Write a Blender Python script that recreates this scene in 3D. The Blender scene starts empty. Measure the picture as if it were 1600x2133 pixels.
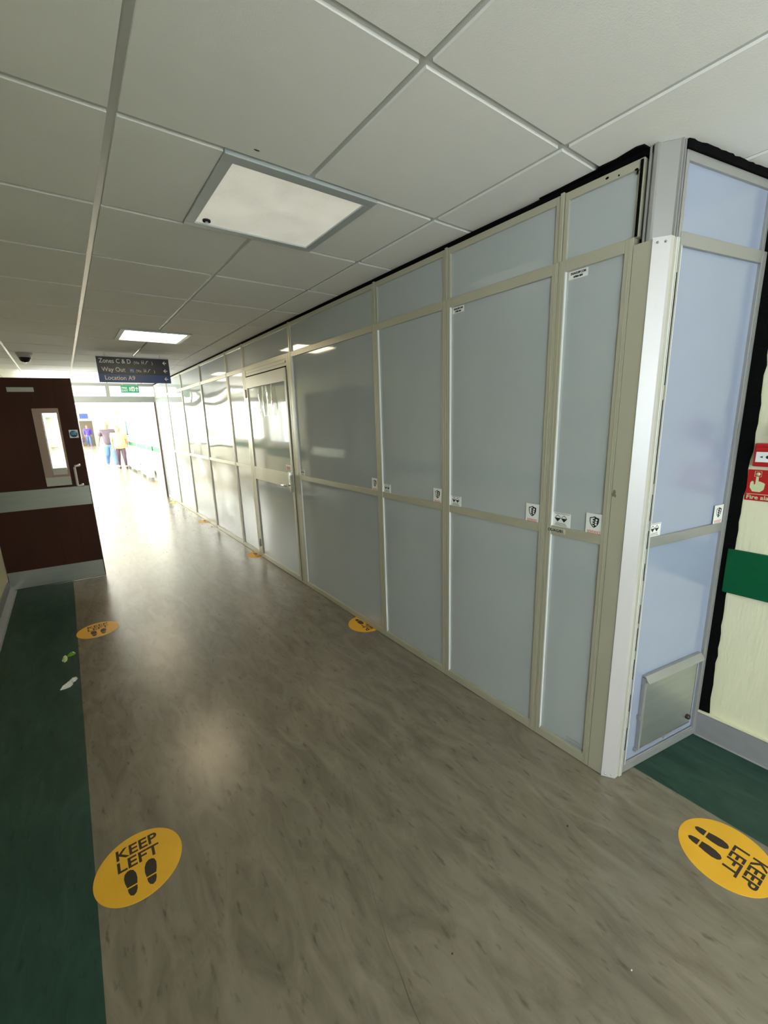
import bpy, bmesh, math, random
from mathutils import Vector, Matrix
random.seed(7)
PI = math.pi
sc = bpy.context.scene
COL = sc.collection

# ------------------------------------------------------------------ camera
CAM_H = 1.549
cam = bpy.data.cameras.new('camera')
cam.sensor_fit = 'HORIZONTAL'; cam.sensor_width = 36.0
cam.lens = 880.64 / 1600 * 36.0
cam.clip_start = 0.02; cam.clip_end = 200
cam_ob = bpy.data.objects.new('camera', cam); COL.objects.link(cam_ob)
Rr = Vector((0.8006540, -0.5983446, -0.0306091))
Ru = Vector((0.1543647, 0.1566540, 0.9755158))
Rf = Vector((0.5788996, 0.7857756, -0.2177889))
M3 = Matrix((Rr, Ru, -Rf)).transposed()
cam_ob.matrix_world = Matrix.Translation((0, 0, CAM_H)) @ M3.to_4x4()
sc.camera = cam_ob

# ------------------------------------------------------------------ view and light
sc.view_settings.view_transform = 'Standard'
try: sc.view_settings.look = 'None'
except Exception: pass
sc.view_settings.exposure = 0.38
sc.view_settings.gamma = 1.0
sc.view_settings.use_curve_mapping = False
sc.cycles.use_denoising = True
sc.cycles.max_bounces = 10
sc.cycles.diffuse_bounces = 6
sc.cycles.glossy_bounces = 5
sc.cycles.sample_clamp_indirect = 8.0

W = bpy.data.worlds.new('daylight'); sc.world = W; W.use_nodes = True
bg = W.node_tree.nodes['Background']
bg.inputs[0].default_value = (0.80, 0.90, 1.0, 1); bg.inputs[1].default_value = 3.0

def area(name, loc, direction, sx, sy, radiance, color):
    l = bpy.data.lights.new(name, 'AREA'); l.shape = 'RECTANGLE'; l.size = sx; l.size_y = sy
    l.energy = radiance * PI * sx * sy; l.color = color
    o = bpy.data.objects.new(name, l); COL.objects.link(o)
    o.location = loc
    o.rotation_euler = Vector(direction).to_track_quat('-Z', 'Y').to_euler()
    return o
COOL = (0.80, 0.90, 1.0)
NEUT = (1.0, 0.955, 0.875)
# daylight through the windows (each light stands just outside its window opening)
area('daylight_window_left_behind', (-0.83, -2.2, 1.50), (1, 0, 0), 2.6, 1.25, 5.6, COOL)
area('daylight_window_back', (0.8, -6.95, 1.45), (0, 1, 0), 2.2, 1.7, 3.5, COOL)
area('daylight_window_left_ahead', (-0.83, 9.25, 1.52), (1, 0, -0.15), 1.5, 0.95, 4.5, NEUT)
# added fill lights, facing up outside the same windows, to brighten the ceilings
area('ceiling_fill_outside', (-2.3, -2.0, 0.25), (0, 0, 1), 2.4, 3.4, 28.0, (1.0, 0.95, 0.94))
area('ceiling_fill_outside', (0.8, -8.6, 0.1), (0, 0, 1), 3.0, 3.0, 38.0, (1.0, 0.95, 0.94))
area('ceiling_fill_outside', (-2.5, 9.1, 0.45), (0, 0, 1), 2.2, 2.4, 26.0, NEUT)
for k, y in enumerate((12.2, 15.4, 18.6)):
    area('daylight_far_window', (-1.13, y, 1.63), (1, 0, -0.1), 2.7, 1.1, 38.0, NEUT)
for k, y in enumerate((23.5, 29.0, 35.0, 40.5)):
    area('daylight_far_window', (-1.13, y, 1.45), (1, 0, 0), 4.0, 1.6, 30.0, NEUT)

# ------------------------------------------------------------------ constants
H = 2.378            # ceiling
PX = 1.647           # face of the partition
XL, XR = -0.655, 2.256
YF = 10.21           # cross frame
YB = -6.8

# ------------------------------------------------------------------ materials
MATS = {}
def mat(name, col, rough=0.5, metal=0.0, var=0.0, vscale=8.0, bump=0.0, bscale=60.0, stretch=(1, 1, 1),
        emit=None, estr=0.0, spec=0.5, coat=0.0, bdist=0.002):
    m = bpy.data.materials.new(name); m.use_nodes = True
    nt = m.node_tree; b = nt.nodes['Principled BSDF']
    b.inputs['Base Color'].default_value = (*col, 1); b.inputs['Roughness'].default_value = rough
    b.inputs['Metallic'].default_value = metal
    b.inputs['Specular IOR Level'].default_value = spec
    b.inputs['Coat Weight'].default_value = coat
    tc = nt.nodes.new('ShaderNodeTexCoord'); mp = nt.nodes.new('ShaderNodeMapping')
    mp.inputs['Scale'].default_value = stretch
    nt.links.new(tc.outputs['Object'], mp.inputs['Vector'])
    if var > 0:
        n = nt.nodes.new('ShaderNodeTexNoise'); n.inputs['Scale'].default_value = vscale; n.inputs['Detail'].default_value = 6
        r = nt.nodes.new('ShaderNodeValToRGB')
        r.color_ramp.elements[0].position = 0.3; r.color_ramp.elements[1].position = 0.7
        r.color_ramp.elements[0].color = (*[c * (1 - var) for c in col], 1)
        r.color_ramp.elements[1].color = (*[min(1, c * (1 + var)) for c in col], 1)
        nt.links.new(mp.outputs[0], n.inputs['Vector']); nt.links.new(n.outputs[0], r.inputs[0])
        nt.links.new(r.outputs[0], b.inputs['Base Color'])
    if bump > 0:
        n2 = nt.nodes.new('ShaderNodeTexNoise'); n2.inputs['Scale'].default_value = bscale; n2.inputs['Detail'].default_value = 3
        bp = nt.nodes.new('ShaderNodeBump'); bp.inputs['Strength'].default_value = bump; bp.inputs['Distance'].default_value = bdist
        nt.links.new(mp.outputs[0], n2.inputs['Vector']); nt.links.new(n2.outputs[0], bp.inputs['Height'])
        nt.links.new(bp.outputs[0], b.inputs['Normal'])
    if emit:
        b.inputs['Emission Color'].default_value = (*emit, 1); b.inputs['Emission Strength'].default_value = estr
    MATS[name] = m
    return m

def floor_mat(name, c1, c2, c3, rough=0.3, edge=0.5):
    m = bpy.data.materials.new(name); m.use_nodes = True
    nt = m.node_tree; b = nt.nodes['Principled BSDF']
    tc = nt.nodes.new('ShaderNodeTexCoord'); mp = nt.nodes.new('ShaderNodeMapping')
    mp.inputs['Scale'].default_value = (1.0, 0.30, 1.0); mp.inputs['Rotation'].default_value = (0, 0, 0.10)
    nt.links.new(tc.outputs['Object'], mp.inputs['Vector'])
    n = nt.nodes.new('ShaderNodeTexNoise'); n.inputs['Scale'].default_value = 11; n.inputs['Detail'].default_value = 9
    n.inputs['Roughness'].default_value = 0.62; n.inputs['Distortion'].default_value = 1.1
    r = nt.nodes.new('ShaderNodeValToRGB')
    e = r.color_ramp.elements
    e[0].position = 0.30; e[0].color = (*c1, 1); e[1].position = 0.72; e[1].color = (*c3, 1)
    k = e.new(0.5); k.color = (*c2, 1)
    n3 = nt.nodes.new('ShaderNodeTexNoise'); n3.inputs['Scale'].default_value = 45; n3.inputs['Detail'].default_value = 5
    r3 = nt.nodes.new('ShaderNodeValToRGB'); r3.color_ramp.elements[0].position = 0.27; r3.color_ramp.elements[1].position = 0.40
    r3.color_ramp.elements[0].color = (0.62, 0.62, 0.60, 1); r3.color_ramp.elements[1].color = (1, 1, 1, 1)
    n4 = nt.nodes.new('ShaderNodeTexNoise'); n4.inputs['Scale'].default_value = 1.3; n4.inputs['Detail'].default_value = 4
    r4 = nt.nodes.new('ShaderNodeValToRGB'); r4.color_ramp.elements[0].position = 0.3; r4.color_ramp.elements[1].position = 0.7
    r4.color_ramp.elements[0].color = (0.90, 0.90, 0.90, 1); r4.color_ramp.elements[1].color = (1.05, 1.05, 1.05, 1)
    mx = nt.nodes.new('ShaderNodeMix'); mx.data_type = 'RGBA'; mx.blend_type = 'MULTIPLY'; mx.inputs[0].default_value = 1
    mx2 = nt.nodes.new('ShaderNodeMix'); mx2.data_type = 'RGBA'; mx2.blend_type = 'MULTIPLY'; mx2.inputs[0].default_value = 1
    L = nt.links.new
    L(mp.outputs[0], n.inputs['Vector']); L(n.outputs[0], r.inputs[0])
    L(mp.outputs[0], n3.inputs['Vector']); L(n3.outputs[0], r3.inputs[0])
    L(tc.outputs['Object'], n4.inputs['Vector']); L(n4.outputs[0], r4.inputs[0])
    L(r.outputs[0], mx.inputs[6]); L(r3.outputs[0], mx.inputs[7])
    L(mx.outputs[2], mx2.inputs[6]); L(r4.outputs[0], mx2.inputs[7]); L(mx2.outputs[2], b.inputs['Base Color'])
    b.inputs['Roughness'].default_value = rough
    b.inputs['Specular IOR Level'].default_value = edge
    bp = nt.nodes.new('ShaderNodeBump'); bp.inputs['Strength'].default_value = 0.12; bp.inputs['Distance'].default_value = 0.002
    L(n3.outputs[0], bp.inputs['Height']); L(bp.outputs[0], b.inputs['Normal'])
    MATS[name] = m
    return m

def panel_mat(name, col, rough, wave, wscale=(0.6, 0.6, 1.6)):
    m = mat(name, col, rough, var=0.03, vscale=2.0)
    nt = m.node_tree; b = nt.nodes['Principled BSDF']
    tc = nt.nodes.new('ShaderNodeTexCoord'); mp = nt.nodes.new('ShaderNodeMapping'); mp.inputs['Scale'].default_value = wscale
    n = nt.nodes.new('ShaderNodeTexNoise'); n.inputs['Scale'].default_value = 1.3; n.inputs['Detail'].default_value = 0.5
    bp = nt.nodes.new('ShaderNodeBump'); bp.inputs['Strength'].default_value = 1.0; bp.inputs['Distance'].default_value = wave
    nt.links.new(tc.outputs['Object'], mp.inputs['Vector']); nt.links.new(mp.outputs[0], n.inputs['Vector'])
    nt.links.new(n.outputs[0], bp.inputs['Height']); nt.links.new(bp.outputs[0], b.inputs['Normal'])
    b.inputs['IOR'].default_value = 1.75
    return m

def glass_mat(name, tint=(0.95, 0.98, 0.97)):
    m = bpy.data.materials.new(name); m.use_nodes = True
    nt = m.node_tree; nt.nodes.remove(nt.nodes['Principled BSDF'])
    o = nt.nodes['Material Output']
    t = nt.nodes.new('ShaderNodeBsdfTransparent'); t.inputs[0].default_value = (*tint, 1)
    g = nt.nodes.new('ShaderNodeBsdfGlossy'); g.inputs['Roughness'].default_value = 0.03
    fr = nt.nodes.new('ShaderNodeFresnel'); fr.inputs[0].default_value = 1.45
    mx = nt.nodes.new('ShaderNodeMixShader')
    ge = nt.nodes.new('ShaderNodeNewGeometry'); mu = nt.nodes.new('ShaderNodeMath'); mu.operation = 'MULTIPLY'
    iv = nt.nodes.new('ShaderNodeMath'); iv.operation = 'SUBTRACT'; iv.inputs[0].default_value = 1.0
    nt.links.new(ge.outputs['Backfacing'], iv.inputs[1]); nt.links.new(fr.outputs[0], mu.inputs[0]); nt.links.new(iv.outputs[0], mu.inputs[1])
    nt.links.new(mu.outputs[0], mx.inputs[0]); nt.links.new(t.outputs[0], mx.inputs[1]); nt.links.new(g.outputs[0], mx.inputs[2])
    nt.links.new(mx.outputs[0], o.inputs[0])
    MATS[name] = m
    return m

def emit_mat(name, col, strength, vary=0.0):
    m = mat(name, (0.70, 0.68, 0.58), 0.4)
    nt = m.node_tree; b = nt.nodes['Principled BSDF']
    b.inputs['Emission Color'].default_value = (*col, 1); b.inputs['Emission Strength'].default_value = strength
    if vary:
        tc = nt.nodes.new('ShaderNodeTexCoord')
        n = nt.nodes.new('ShaderNodeTexNoise'); n.inputs['Scale'].default_value = 7; n.inputs['Detail'].default_value = 4
        n2 = nt.nodes.new('ShaderNodeTexNoise'); n2.inputs['Scale'].default_value = 220; n2.inputs['Detail'].default_value = 1
        a = nt.nodes.new('ShaderNodeMath'); a.operation = 'ADD'
        r = nt.nodes.new('ShaderNodeMapRange'); r.inputs[1].default_value = 0.7; r.inputs[2].default_value = 1.3
        r.inputs[3].default_value = strength * (1 - vary); r.inputs[4].default_value = strength * (1 + vary)
        nt.links.new(tc.outputs['Object'], n.inputs['Vector']); nt.links.new(tc.outputs['Object'], n2.inputs['Vector'])
        nt.links.new(n.outputs[0], a.inputs[0]); nt.links.new(n2.outputs[0], a.inputs[1])
        nt.links.new(a.outputs[0], r.inputs[0]); nt.links.new(r.outputs[0], b.inputs['Emission Strength'])
    return m

BEIGE = floor_mat('beige_vinyl', (0.148, 0.126, 0.092), (0.198, 0.170, 0.126), (0.246, 0.215, 0.166), rough=0.27, edge=0.65)
GREEN = floor_mat('green_vinyl', (0.015, 0.042, 0.031), (0.023, 0.060, 0.045), (0.038, 0.082, 0.064), rough=0.42, edge=0.30)
TILE = mat('ceiling_tile', (0.84, 0.83, 0.82), 0.9, var=0.02, vscale=2, bump=0.35, bscale=260)
BAR = mat('ceiling_bar', (0.50, 0.505, 0.485), 0.22, spec=0.9)
CREAM = mat('cream_wall', (0.72, 0.70, 0.50), 0.75, var=0.03, vscale=3, bump=0.6, bscale=60, stretch=(1, 1, 0.18), bdist=0.003)
FARWALL = mat('white_wall', (0.84, 0.83, 0.76), 0.6, var=0.02)
SKIRT = mat('grey_skirting', (0.26, 0.26, 0.27), 0.4, var=0.05, vscale=20)
RAILG = mat('green_rail', (0.0, 0.085, 0.030), 0.5, spec=0.2, var=0.04, vscale=30)
ALU = mat('champagne_aluminium', (0.52, 0.50, 0.40), 0.36, metal=0.35, var=0.03, vscale=3, stretch=(1, 1, 0.2))
ALUW = mat('pale_aluminium', (0.62, 0.595, 0.60), 0.42, metal=0.25, var=0.02, vscale=3)
ALUG = mat('grey_aluminium', (0.37, 0.37, 0.36), 0.38, metal=0.4)
PANEL = panel_mat('frosted_panel', (0.44, 0.475, 0.495), 0.06, 0.002)
PANELW = panel_mat('wavy_panel', (0.46, 0.49, 0.495), 0.05, 0.085, (0.5, 0.5, 1.5))
PANELE = panel_mat('end_panel_cool_lit', (0.315, 0.36, 0.485), 0.16, 0.003)  # bluer copy of the panel: cool window light put into the base colour
BLACK = mat('black_foam', (0.004, 0.004, 0.004), 0.95, spec=0.05, bump=0.8, bscale=90, bdist=0.004)
DARK = mat('dark_void', (0.02, 0.02, 0.02), 0.9)
BROWN = mat('brown_door', (0.046, 0.0115, 0.004), 0.55, spec=0.3, var=0.25, vscale=3, stretch=(1, 1, 0.3))
STEEL = mat('brushed_steel', (0.45, 0.48, 0.45), 0.38, metal=0.75, var=0.05, vscale=40, stretch=(0.1, 1, 1))
CHROME = mat('chrome', (0.75, 0.75, 0.76), 0.18, metal=1.0)
WHITE = mat('white_plastic', (0.80, 0.80, 0.77), 0.45)
PAPER = mat('white_label', (0.82, 0.83, 0.80), 0.5)
INK = mat('black_ink', (0.012, 0.014, 0.022), 0.5)
REDINK = mat('red_ink', (0.62, 0.12, 0.09), 0.5)
YELLOW = mat('yellow_vinyl', (0.80, 0.42, 0.02), 0.5, var=0.05, vscale=10)
FOOT = mat('dark_print', (0.030, 0.020, 0.012), 0.55)
NAVY = mat('sign_navy', (0.010, 0.012, 0.022), 0.35)
BLUE = mat('sign_blue', (0.012, 0.055, 0.22), 0.35)
SIGNW = mat('sign_lettering', (0.86, 0.86, 0.84), 0.5)
EXITG = mat('exit_green', (0.02, 0.36, 0.16), 0.4)
RED = mat('fire_red', (0.45, 0.008, 0.012), 0.3)
LUMI = mat('photoluminescent', (0.58, 0.62, 0.36), 0.6)
GLASS = glass_mat('clear_glass')
CLEAR = glass_mat('clear_film', (0.90, 0.91, 0.88))
FRAMEG = mat('grey_frame', (0.33, 0.33, 0.30), 0.45)
LAMP_DIM = emit_mat('diffuser_dim', (1.0, 0.97, 0.86), 0.28, 0.22)
LAMP = emit_mat('diffuser_lit', (1.0, 0.82, 0.54), 10.0)
STICKERBLUE = mat('sticker_blue', (0.02, 0.20, 0.42), 0.4)
DOME = mat('smoked_dome', (0.02, 0.015, 0.02), 0.08)

# ------------------------------------------------------------------ mesh helpers
class MB:
    def __init__(self): self.v = []; self.f = []; self.m = []; self.sm = []
    def add(self, vs, fs, mi=0, smooth=False):
        o = len(self.v); self.v += [tuple(p) for p in vs]
        for f in fs: self.f.append([o + i for i in f]); self.m.append(mi); self.sm.append(smooth)
        return self
    def box(self, x0, x1, y0, y1, z0, z1, mi=0):
        x0, x1 = min(x0, x1), max(x0, x1); y0, y1 = min(y0, y1), max(y0, y1); z0, z1 = min(z0, z1), max(z0, z1)
        v = [(x0, y0, z0), (x1, y0, z0), (x1, y1, z0), (x0, y1, z0), (x0, y0, z1), (x1, y0, z1), (x1, y1, z1), (x0, y1, z1)]
        return self.add(v, [(0, 3, 2, 1), (4, 5, 6, 7), (0, 1, 5, 4), (1, 2, 6, 5), (2, 3, 7, 6), (3, 0, 4, 7)], mi)
    def prism(self, poly, a0, a1, plane='xy', mi=0, smooth=False):
        # poly is counter-clockwise in `plane`, extruded along the remaining axis from a0 to a1
        def P(u, v, a):
            return {'xy': (u, v, a), 'xz': (u, a, v), 'yz': (a, u, v)}[plane]
        n = len(poly)
        vs = [P(u, v, a0) for u, v in poly] + [P(u, v, a1) for u, v in poly]
        fs = [tuple(range(n))[::-1], tuple(range(n, 2 * n))] 
        self.add(vs, fs, mi)
        o = len(self.v) - 2 * n
        for i in range(n):
            j = (i + 1) % n
            self.f.append([o + i, o + j, o + n + j, o + n + i]); self.m.append(mi); self.sm.append(smooth)
        return self
    def lathe(self, prof, c, axis='z', seg=32, mi=0, smooth=True):
        vs = []; fs = []
        for r, h in prof:
            for k in range(seg):
                a = 2 * PI * k / seg; u = r * math.cos(a); w = r * math.sin(a)
                p = {'z': (u, w, h), 'y': (u, h, w), 'x': (h, u, w)}[axis]
                vs.append((c[0] + p[0], c[1] + p[1], c[2] + p[2]))
        n = len(prof)
        for i in range(n - 1):
            for k in range(seg):
                k2 = (k + 1) % seg
                fs.append((i * seg + k, i * seg + k2, (i + 1) * seg + k2, (i + 1) * seg + k))
        fs.append(tuple(range(seg))[::-1]); fs.append(tuple((n - 1) * seg + k for k in range(seg)))
        return self.add(vs, fs, mi, smooth)
    def tube(self, pts, r, seg=12, mi=0):
        pts = [Vector(p) for p in pts]; vs = []; fs = []
        up = Vector((0.13, 0.21, 1))
        for i, p in enumerate(pts):
            d = (pts[min(i + 1, len(pts) - 1)] - pts[max(i - 1, 0)]).normalized()
            a = d.cross(up)
            if a.length < 0.15: a = d.cross(Vector((1, 0, 0)))
            a.normalize(); b = d.cross(a)
            for k in range(seg):
                t = 2 * PI * k / seg; vs.append(p + a * r * math.cos(t) + b * r * math.sin(t))
        for i in range(len(pts) - 1):
            for k in range(seg):
                k2 = (k + 1) % seg
                fs.append((i * seg + k, i * seg + k2, (i + 1) * seg + k2, (i + 1) * seg + k))
        fs.append(tuple(range(seg))[::-1]); fs.append(tuple((len(pts) - 1) * seg + k for k in range(seg)))
        return self.add(vs, fs, mi, True)
    def ball(self, c, rx, ry, rz, seg=16, rings=10, mi=0):
        vs = []; fs = []
        for i in range(rings + 1):
            t = PI * i / rings
            for k in range(seg):
                a = 2 * PI * k / seg
                vs.append((c[0] + rx * math.sin(t) * math.cos(a), c[1] + ry * math.sin(t) * math.sin(a), c[2] + rz * math.cos(t)))
        for i in range(rings):
            for k in range(seg):
                k2 = (k + 1) % seg
                fs.append((i * seg + k, (i + 1) * seg + k, (i + 1) * seg + k2, i * seg + k2))
        return self.add(vs, fs, mi, True)
    def text(self, s, size, at, plane='xz', depth=0.0006, mi=0, align='LEFT', sx=1.0, bold=0.0, rot=0.0, flip=1):
        # lettering in local plane: 'xz' faces -Y (reads left to right along +X); 'xy' lies on the floor facing +Z
        cu = bpy.data.curves.new('t', 'FONT'); cu.body = s; cu.size = size; cu.align_x = align
        cu.extrude = depth; cu.offset = bold; cu.resolution_u = 3
        ob = bpy.data.objects.new('t', cu); COL.objects.link(ob)
        dg = bpy.context.evaluated_depsgraph_get()
        me = bpy.data.meshes.new_from_object(ob.evaluated_get(dg))
        cr, sr = math.cos(rot), math.sin(rot)
        vs = []
        for v in me.vertices:
            x, y, z = v.co.x * sx, v.co.y, v.co.z
            x, y = x * cr - y * sr, x * sr + y * cr
            vs.append((at[0] + x, at[1] - z, at[2] + y) if plane == 'xz' else (at[0] + x, at[1] + y, at[2] + z))
        self.add(vs, [tuple(p.vertices) for p in me.polygons], mi)
        bpy.data.objects.remove(ob); bpy.data.meshes.remove(me); bpy.data.curves.remove(cu)
        return self

ORG = {}
def tag(o, label=None, cat=None, group=None, kind=None):
    if label: o['label'] = label
    if cat: o['category'] = cat
    if group: o['group'] = group
    if kind: o['kind'] = kind
    return o
def empty(name, label, cat, loc=(0, 0, 0), rz=0.0, group=None):
    o = bpy.data.objects.new(name, None); COL.objects.link(o)
    o.empty_display_size = 0.1
    o.location = loc; o.rotation_euler = (0, 0, rz); tag(o, label, cat, group)
    return o
def build(name, mb, mats, parent=None, bevel=0.0, loc=None, rz=0.0, fixn=True):
    if not isinstance(mats, (list, tuple)): mats = [mats]
    me = bpy.data.meshes.new(name); me.from_pydata(mb.v, [], mb.f)
    for m in mats: me.materials.append(m)
    me.polygons.foreach_set('material_index', mb.m); me.polygons.foreach_set('use_smooth', mb.sm)
    me.update()
    if fixn:
        bm = bmesh.new(); bm.from_mesh(me); bmesh.ops.recalc_face_normals(bm, faces=bm.faces); bm.to_mesh(me); bm.free()
    o = bpy.data.objects.new(name, me); COL.objects.link(o)
    if parent: o.parent = parent
    if loc: o.location = loc
    if rz: o.rotation_euler = (0, 0, rz)
    if bevel:
        b = o.modifiers.new('bevel', 'BEVEL'); b.width = bevel; b.segments = 2; b.limit_method = 'ANGLE'; b.angle_limit = 0.6
    return o
def struct(name, mb, mats, bevel=0.0):
    o = build(name, mb, mats, None, bevel); o['kind'] = 'structure'; return o
def copy_tree(o, parent=None):
    c = o.copy(); COL.objects.link(c); c.parent = parent
    for ch in [x for x in list(COL.objects) if x.parent == o and x is not c]:
        copy_tree(ch, c)
    return c

# ------------------------------------------------------------------ floor
XB0, XB1 = -0.150, 1.800
XFR, XFL = 1.93, -0.95
mb = MB()
mb.box(XL - 0.06, XB0, YB, YF, -0.05, 0, 1)
mb.box(XB0, XB1, YB, YF, -0.05, 0, 0)
mb.box(XB1, XR + 0.06, YB, YF, -0.05, 0, 1)
mb.box(XFL - 0.06, XFR + 0.06, YF, 21.0, -0.05, 0, 0)
mb.box(XFL - 0.06, 4.0, 21.0, 45.0, -0.05, 0, 0)
floor = struct('floor', mb, [BEIGE, GREEN])
# dark scuffed seam and hairline cracks in the vinyl
SEAM = mat('seam_dirt', (0.09, 0.08, 0.06), 0.6)
mb = MB()
def ribbon(pts, w):
    pts = [Vector((p[0], p[1])) for p in pts]
    P = []
    for a, b in zip(pts, pts[1:]):
        n = max(2, int((b - a).length / 0.03))
        for k in range(n): P.append(a.lerp(b, k / n))
    P.append(pts[-1])
    vs = []
    for i, p in enumerate(P):
        d = (P[min(i + 1, len(P) - 1)] - P[max(i - 1, 0)]).normalized(); nrm = Vector((-d.y, d.x))
        j = random.uniform(-0.0015, 0.0015); ww = w * random.uniform(0.4, 1.2)
        vs += [(p.x + nrm.x * (ww + j), p.y + nrm.y * (ww + j), 0.0004), (p.x - nrm.x * (ww - j), p.y - nrm.y * (ww - j), 0.0004)]
    mb.add(vs, [(2 * i, 2 * i + 1, 2 * i + 3, 2 * i + 2) for i in range(len(P) - 1)])
ribbon([(0.800, 1.50), (0.782, 1.374), (0.70, 1.19), (0.618, 1.011), (0.575, 0.88), (0.546, 0.786), (0.508, 0.602), (0.47, 0.45)], 0.0011)
ribbon([(0.515, 1.112), (0.48, 0.99), (0.449, 0.876)], 0.0007)
ribbon([(0.735, 1.90), (0.72, 1.72), (0.70, 1.60)], 0.0006)
ribbon([(0.93, 1.15), (0.90, 1.05), (0.88, 0.98)], 0.0006)
build('floor_crack', mb, SEAM, floor)

# ------------------------------------------------------------------ ceiling
GX0, GA, GY0, GB = -0.3556, 0.5956, 1.5074, 0.6000
cols = [XL, GX0, GX0 + GA, GX0 + 2 * GA, GX0 + 3 * GA, GX0 + 4 * GA, XR]
LIGHT_J = {0: 1.5074, 5: GY0 + 5 * GB, 10: GY0 + 10 * GB}
LX0, LX1 = 0.538, 1.131
mb = MB(); gb = MB()
bw = 0.012
j = -14
while GY0 + j * GB < 44:
    y0 = GY0 + j * GB; y1 = y0 + GB
    if y0 < YB - 0.3: j += 1; continue
    near = y1 < YF + 0.3
    cc = cols if near else [XFL] + [GX0 + i * GA for i in range(0, 4)] + [XFR if y0 < 20.4 else 4.0]
    hole = j in LIGHT_J
    for a, b in zip(cc, cc[1:]):
        segs = [(a, b)]
        if hole and a < LX1 and b > LX0:
            segs = []
            if a < LX0: segs.append((a, LX0 + bw))
            if b > LX1: segs.append((LX1 - bw, b))
        for s0, s1 in segs:
            mb.box(s0 + bw, s1 - bw, y0 + bw, y1 - bw, H, H + 0.03)
    gb.box(cc[0], cc[-1], y0 - bw - 0.001, y0 + bw + 0.001, H + 0.0085, H + 0.0255)
    j += 1
ceil = struct('ceiling', mb, TILE)
mb = gb
for i in range(5):
    x = GX0 + i * GA
    parts = [(YB, YF)] if i == 4 else [(YB, 44)]
    if i == 2:   # the runner that the lamps interrupt
        parts = [(YB, GY0), (GY0 + GB, GY0 + 5 * GB), (GY0 + 6 * GB, GY0 + 10 * GB), (GY0 + 11 * GB, 44)]
    for a, b in parts: mb.box(x - bw - 0.001, x + bw + 0.001, a, b, H + 0.008, H + 0.026)
for jj in LIGHT_J:
    ya = GY0 + jj * GB
    for x in (LX0, LX1): mb.box(x - 0.006, x + 0.006, ya, ya + GB, H + 0.008, H + 0.026)
struct('trim_1', mb, BAR)
mb = MB(); mb.box(-1.2, 4.2, YB, 45, H + 0.19, H + 0.24); struct('ceiling_slab', mb, DARK)
bpy.data.objects['ceiling_slab'].name = 'ceiling.001'
# mark on a tile
mb = MB(); mb.ball((0.622, 1.456, H), 0.010, 0.003, 0.002, 10, 6); build('dirt_mark', mb, DARK, ceil)

# ------------------------------------------------------------------ walls
def wall_x(name, xa, xb, ya, yb, m, holes=(), zt=H + 0.19):
    """wall slab between xa and xb running along y with rectangular holes (y0,y1,z0,z1)"""
    mb = MB(); ys = ya
    for (h0, h1, z0, z1) in sorted(holes):
        mb.box(xa, xb, ys, h0, 0, zt)
        if z0 > 0: mb.box(xa, xb, h0, h1, 0, z0)
        mb.box(xa, xb, h0, h1, z1, zt)
        ys = h1
    mb.box(xa, xb, ys, yb, 0, zt)
    return struct(name, mb, m)
wall_x('wall_left', XL - 0.14, XL, YB, YF, CREAM, [(-3.5, -0.9, 0.88, 2.12), (5.62, 7.92, 0, 2.04), (8.50, 10.0, 1.05, 2.0)])
wall_x('wall_right', XR, XR + 0.14, YB, YF, CREAM)
wall_x('wall_far_left', XFL - 0.14, XFL, YF, 44.5, FARWALL,
       [(y - 1.35, y + 1.35, 1.07, 2.2) for y in (12.2, 15.4, 18.6)] + [(y - 2.0, y + 2.0, 0.65, 2.25) for y in (23.5, 29.0, 35.0, 40.5)])
wall_x('wall_far_right', XFR, XFR + 0.14, YF, 20.9, FARWALL)
wall_x('wall_beyond_right', 4.0, 4.14, 20.9, 44.5, FARWALL)
mb = MB(); mb.box(XFR + 0.14, 4.14, 20.76, 20.9, 0, H + 0.19); struct('wall_return', mb, FARWALL)
mb = MB(); mb.box(XFL - 0.14, 4.14, 44.3, 44.5, 0, H + 0.19); struct('wall_far_end', mb, FARWALL)
# back wall with a window
mb = MB()
mb.box(XL - 0.14, -0.3, YB - 0.1, YB, 0, H + 0.19); mb.box(1.9, XR + 0.14, YB - 0.1, YB, 0, H + 0.19)
mb.box(-0.3, 1.9, YB - 0.1, YB, 0, 0.6); mb.box(-0.3, 1.9, YB - 0.1, YB, 2.3, H + 0.19)
struct('wall_back', mb, CREAM)

def window_yz(idx, x, y0, y1, z0, z1, n):
    """casement frame in a wall running along y"""
    mb = MB(); t = 0.045
    mb.box(x - 0.03, x + 0.03, y0, y1, z0, z0 + t); mb.box(x - 0.03, x + 0.03, y0, y1, z1 - t, z1)
    for k in range(n + 1):
        yy = y0 + (y1 - y0 - t) * k / n
        mb.box(x - 0.03, x + 0.03, yy, yy + t, z0 + t, z1 - t)
    w = struct('window_%d' % idx, mb, WHITE)
    g = MB(); g.box(x - 0.003, x + 0.003, y0 + t, y1 - t, z0 + t, z1 - t); build('pane', g, GLASS, w)
    s = MB(); s.box(x - 0.02, x + 0.12, y0 - 0.02, y1 + 0.02, z0 - 0.03, z0); build('window_sill', s, WHITE, w)
window_yz(1, XL - 0.07, -3.5, -0.9, 0.88, 2.12, 3)
window_yz(2, XL - 0.07, 8.50, 10.0, 1.05, 2.0, 2)
wi = 3
for y in (12.2, 15.4, 18.6): window_yz(wi, XFL - 0.07, y - 1.35, y + 1.35, 1.07, 2.2, 3); wi += 1
for y in (23.5, 29.0, 35.0, 40.5): window_yz(wi, XFL - 0.07, y - 2.0, y + 2.0, 0.65, 2.25, 4); wi += 1
mb = MB()
for x in (-0.3, 0.4, 1.1, 1.86): mb.box(x, x + 0.04, YB - 0.07, YB - 0.03, 0.6, 2.3)
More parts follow.
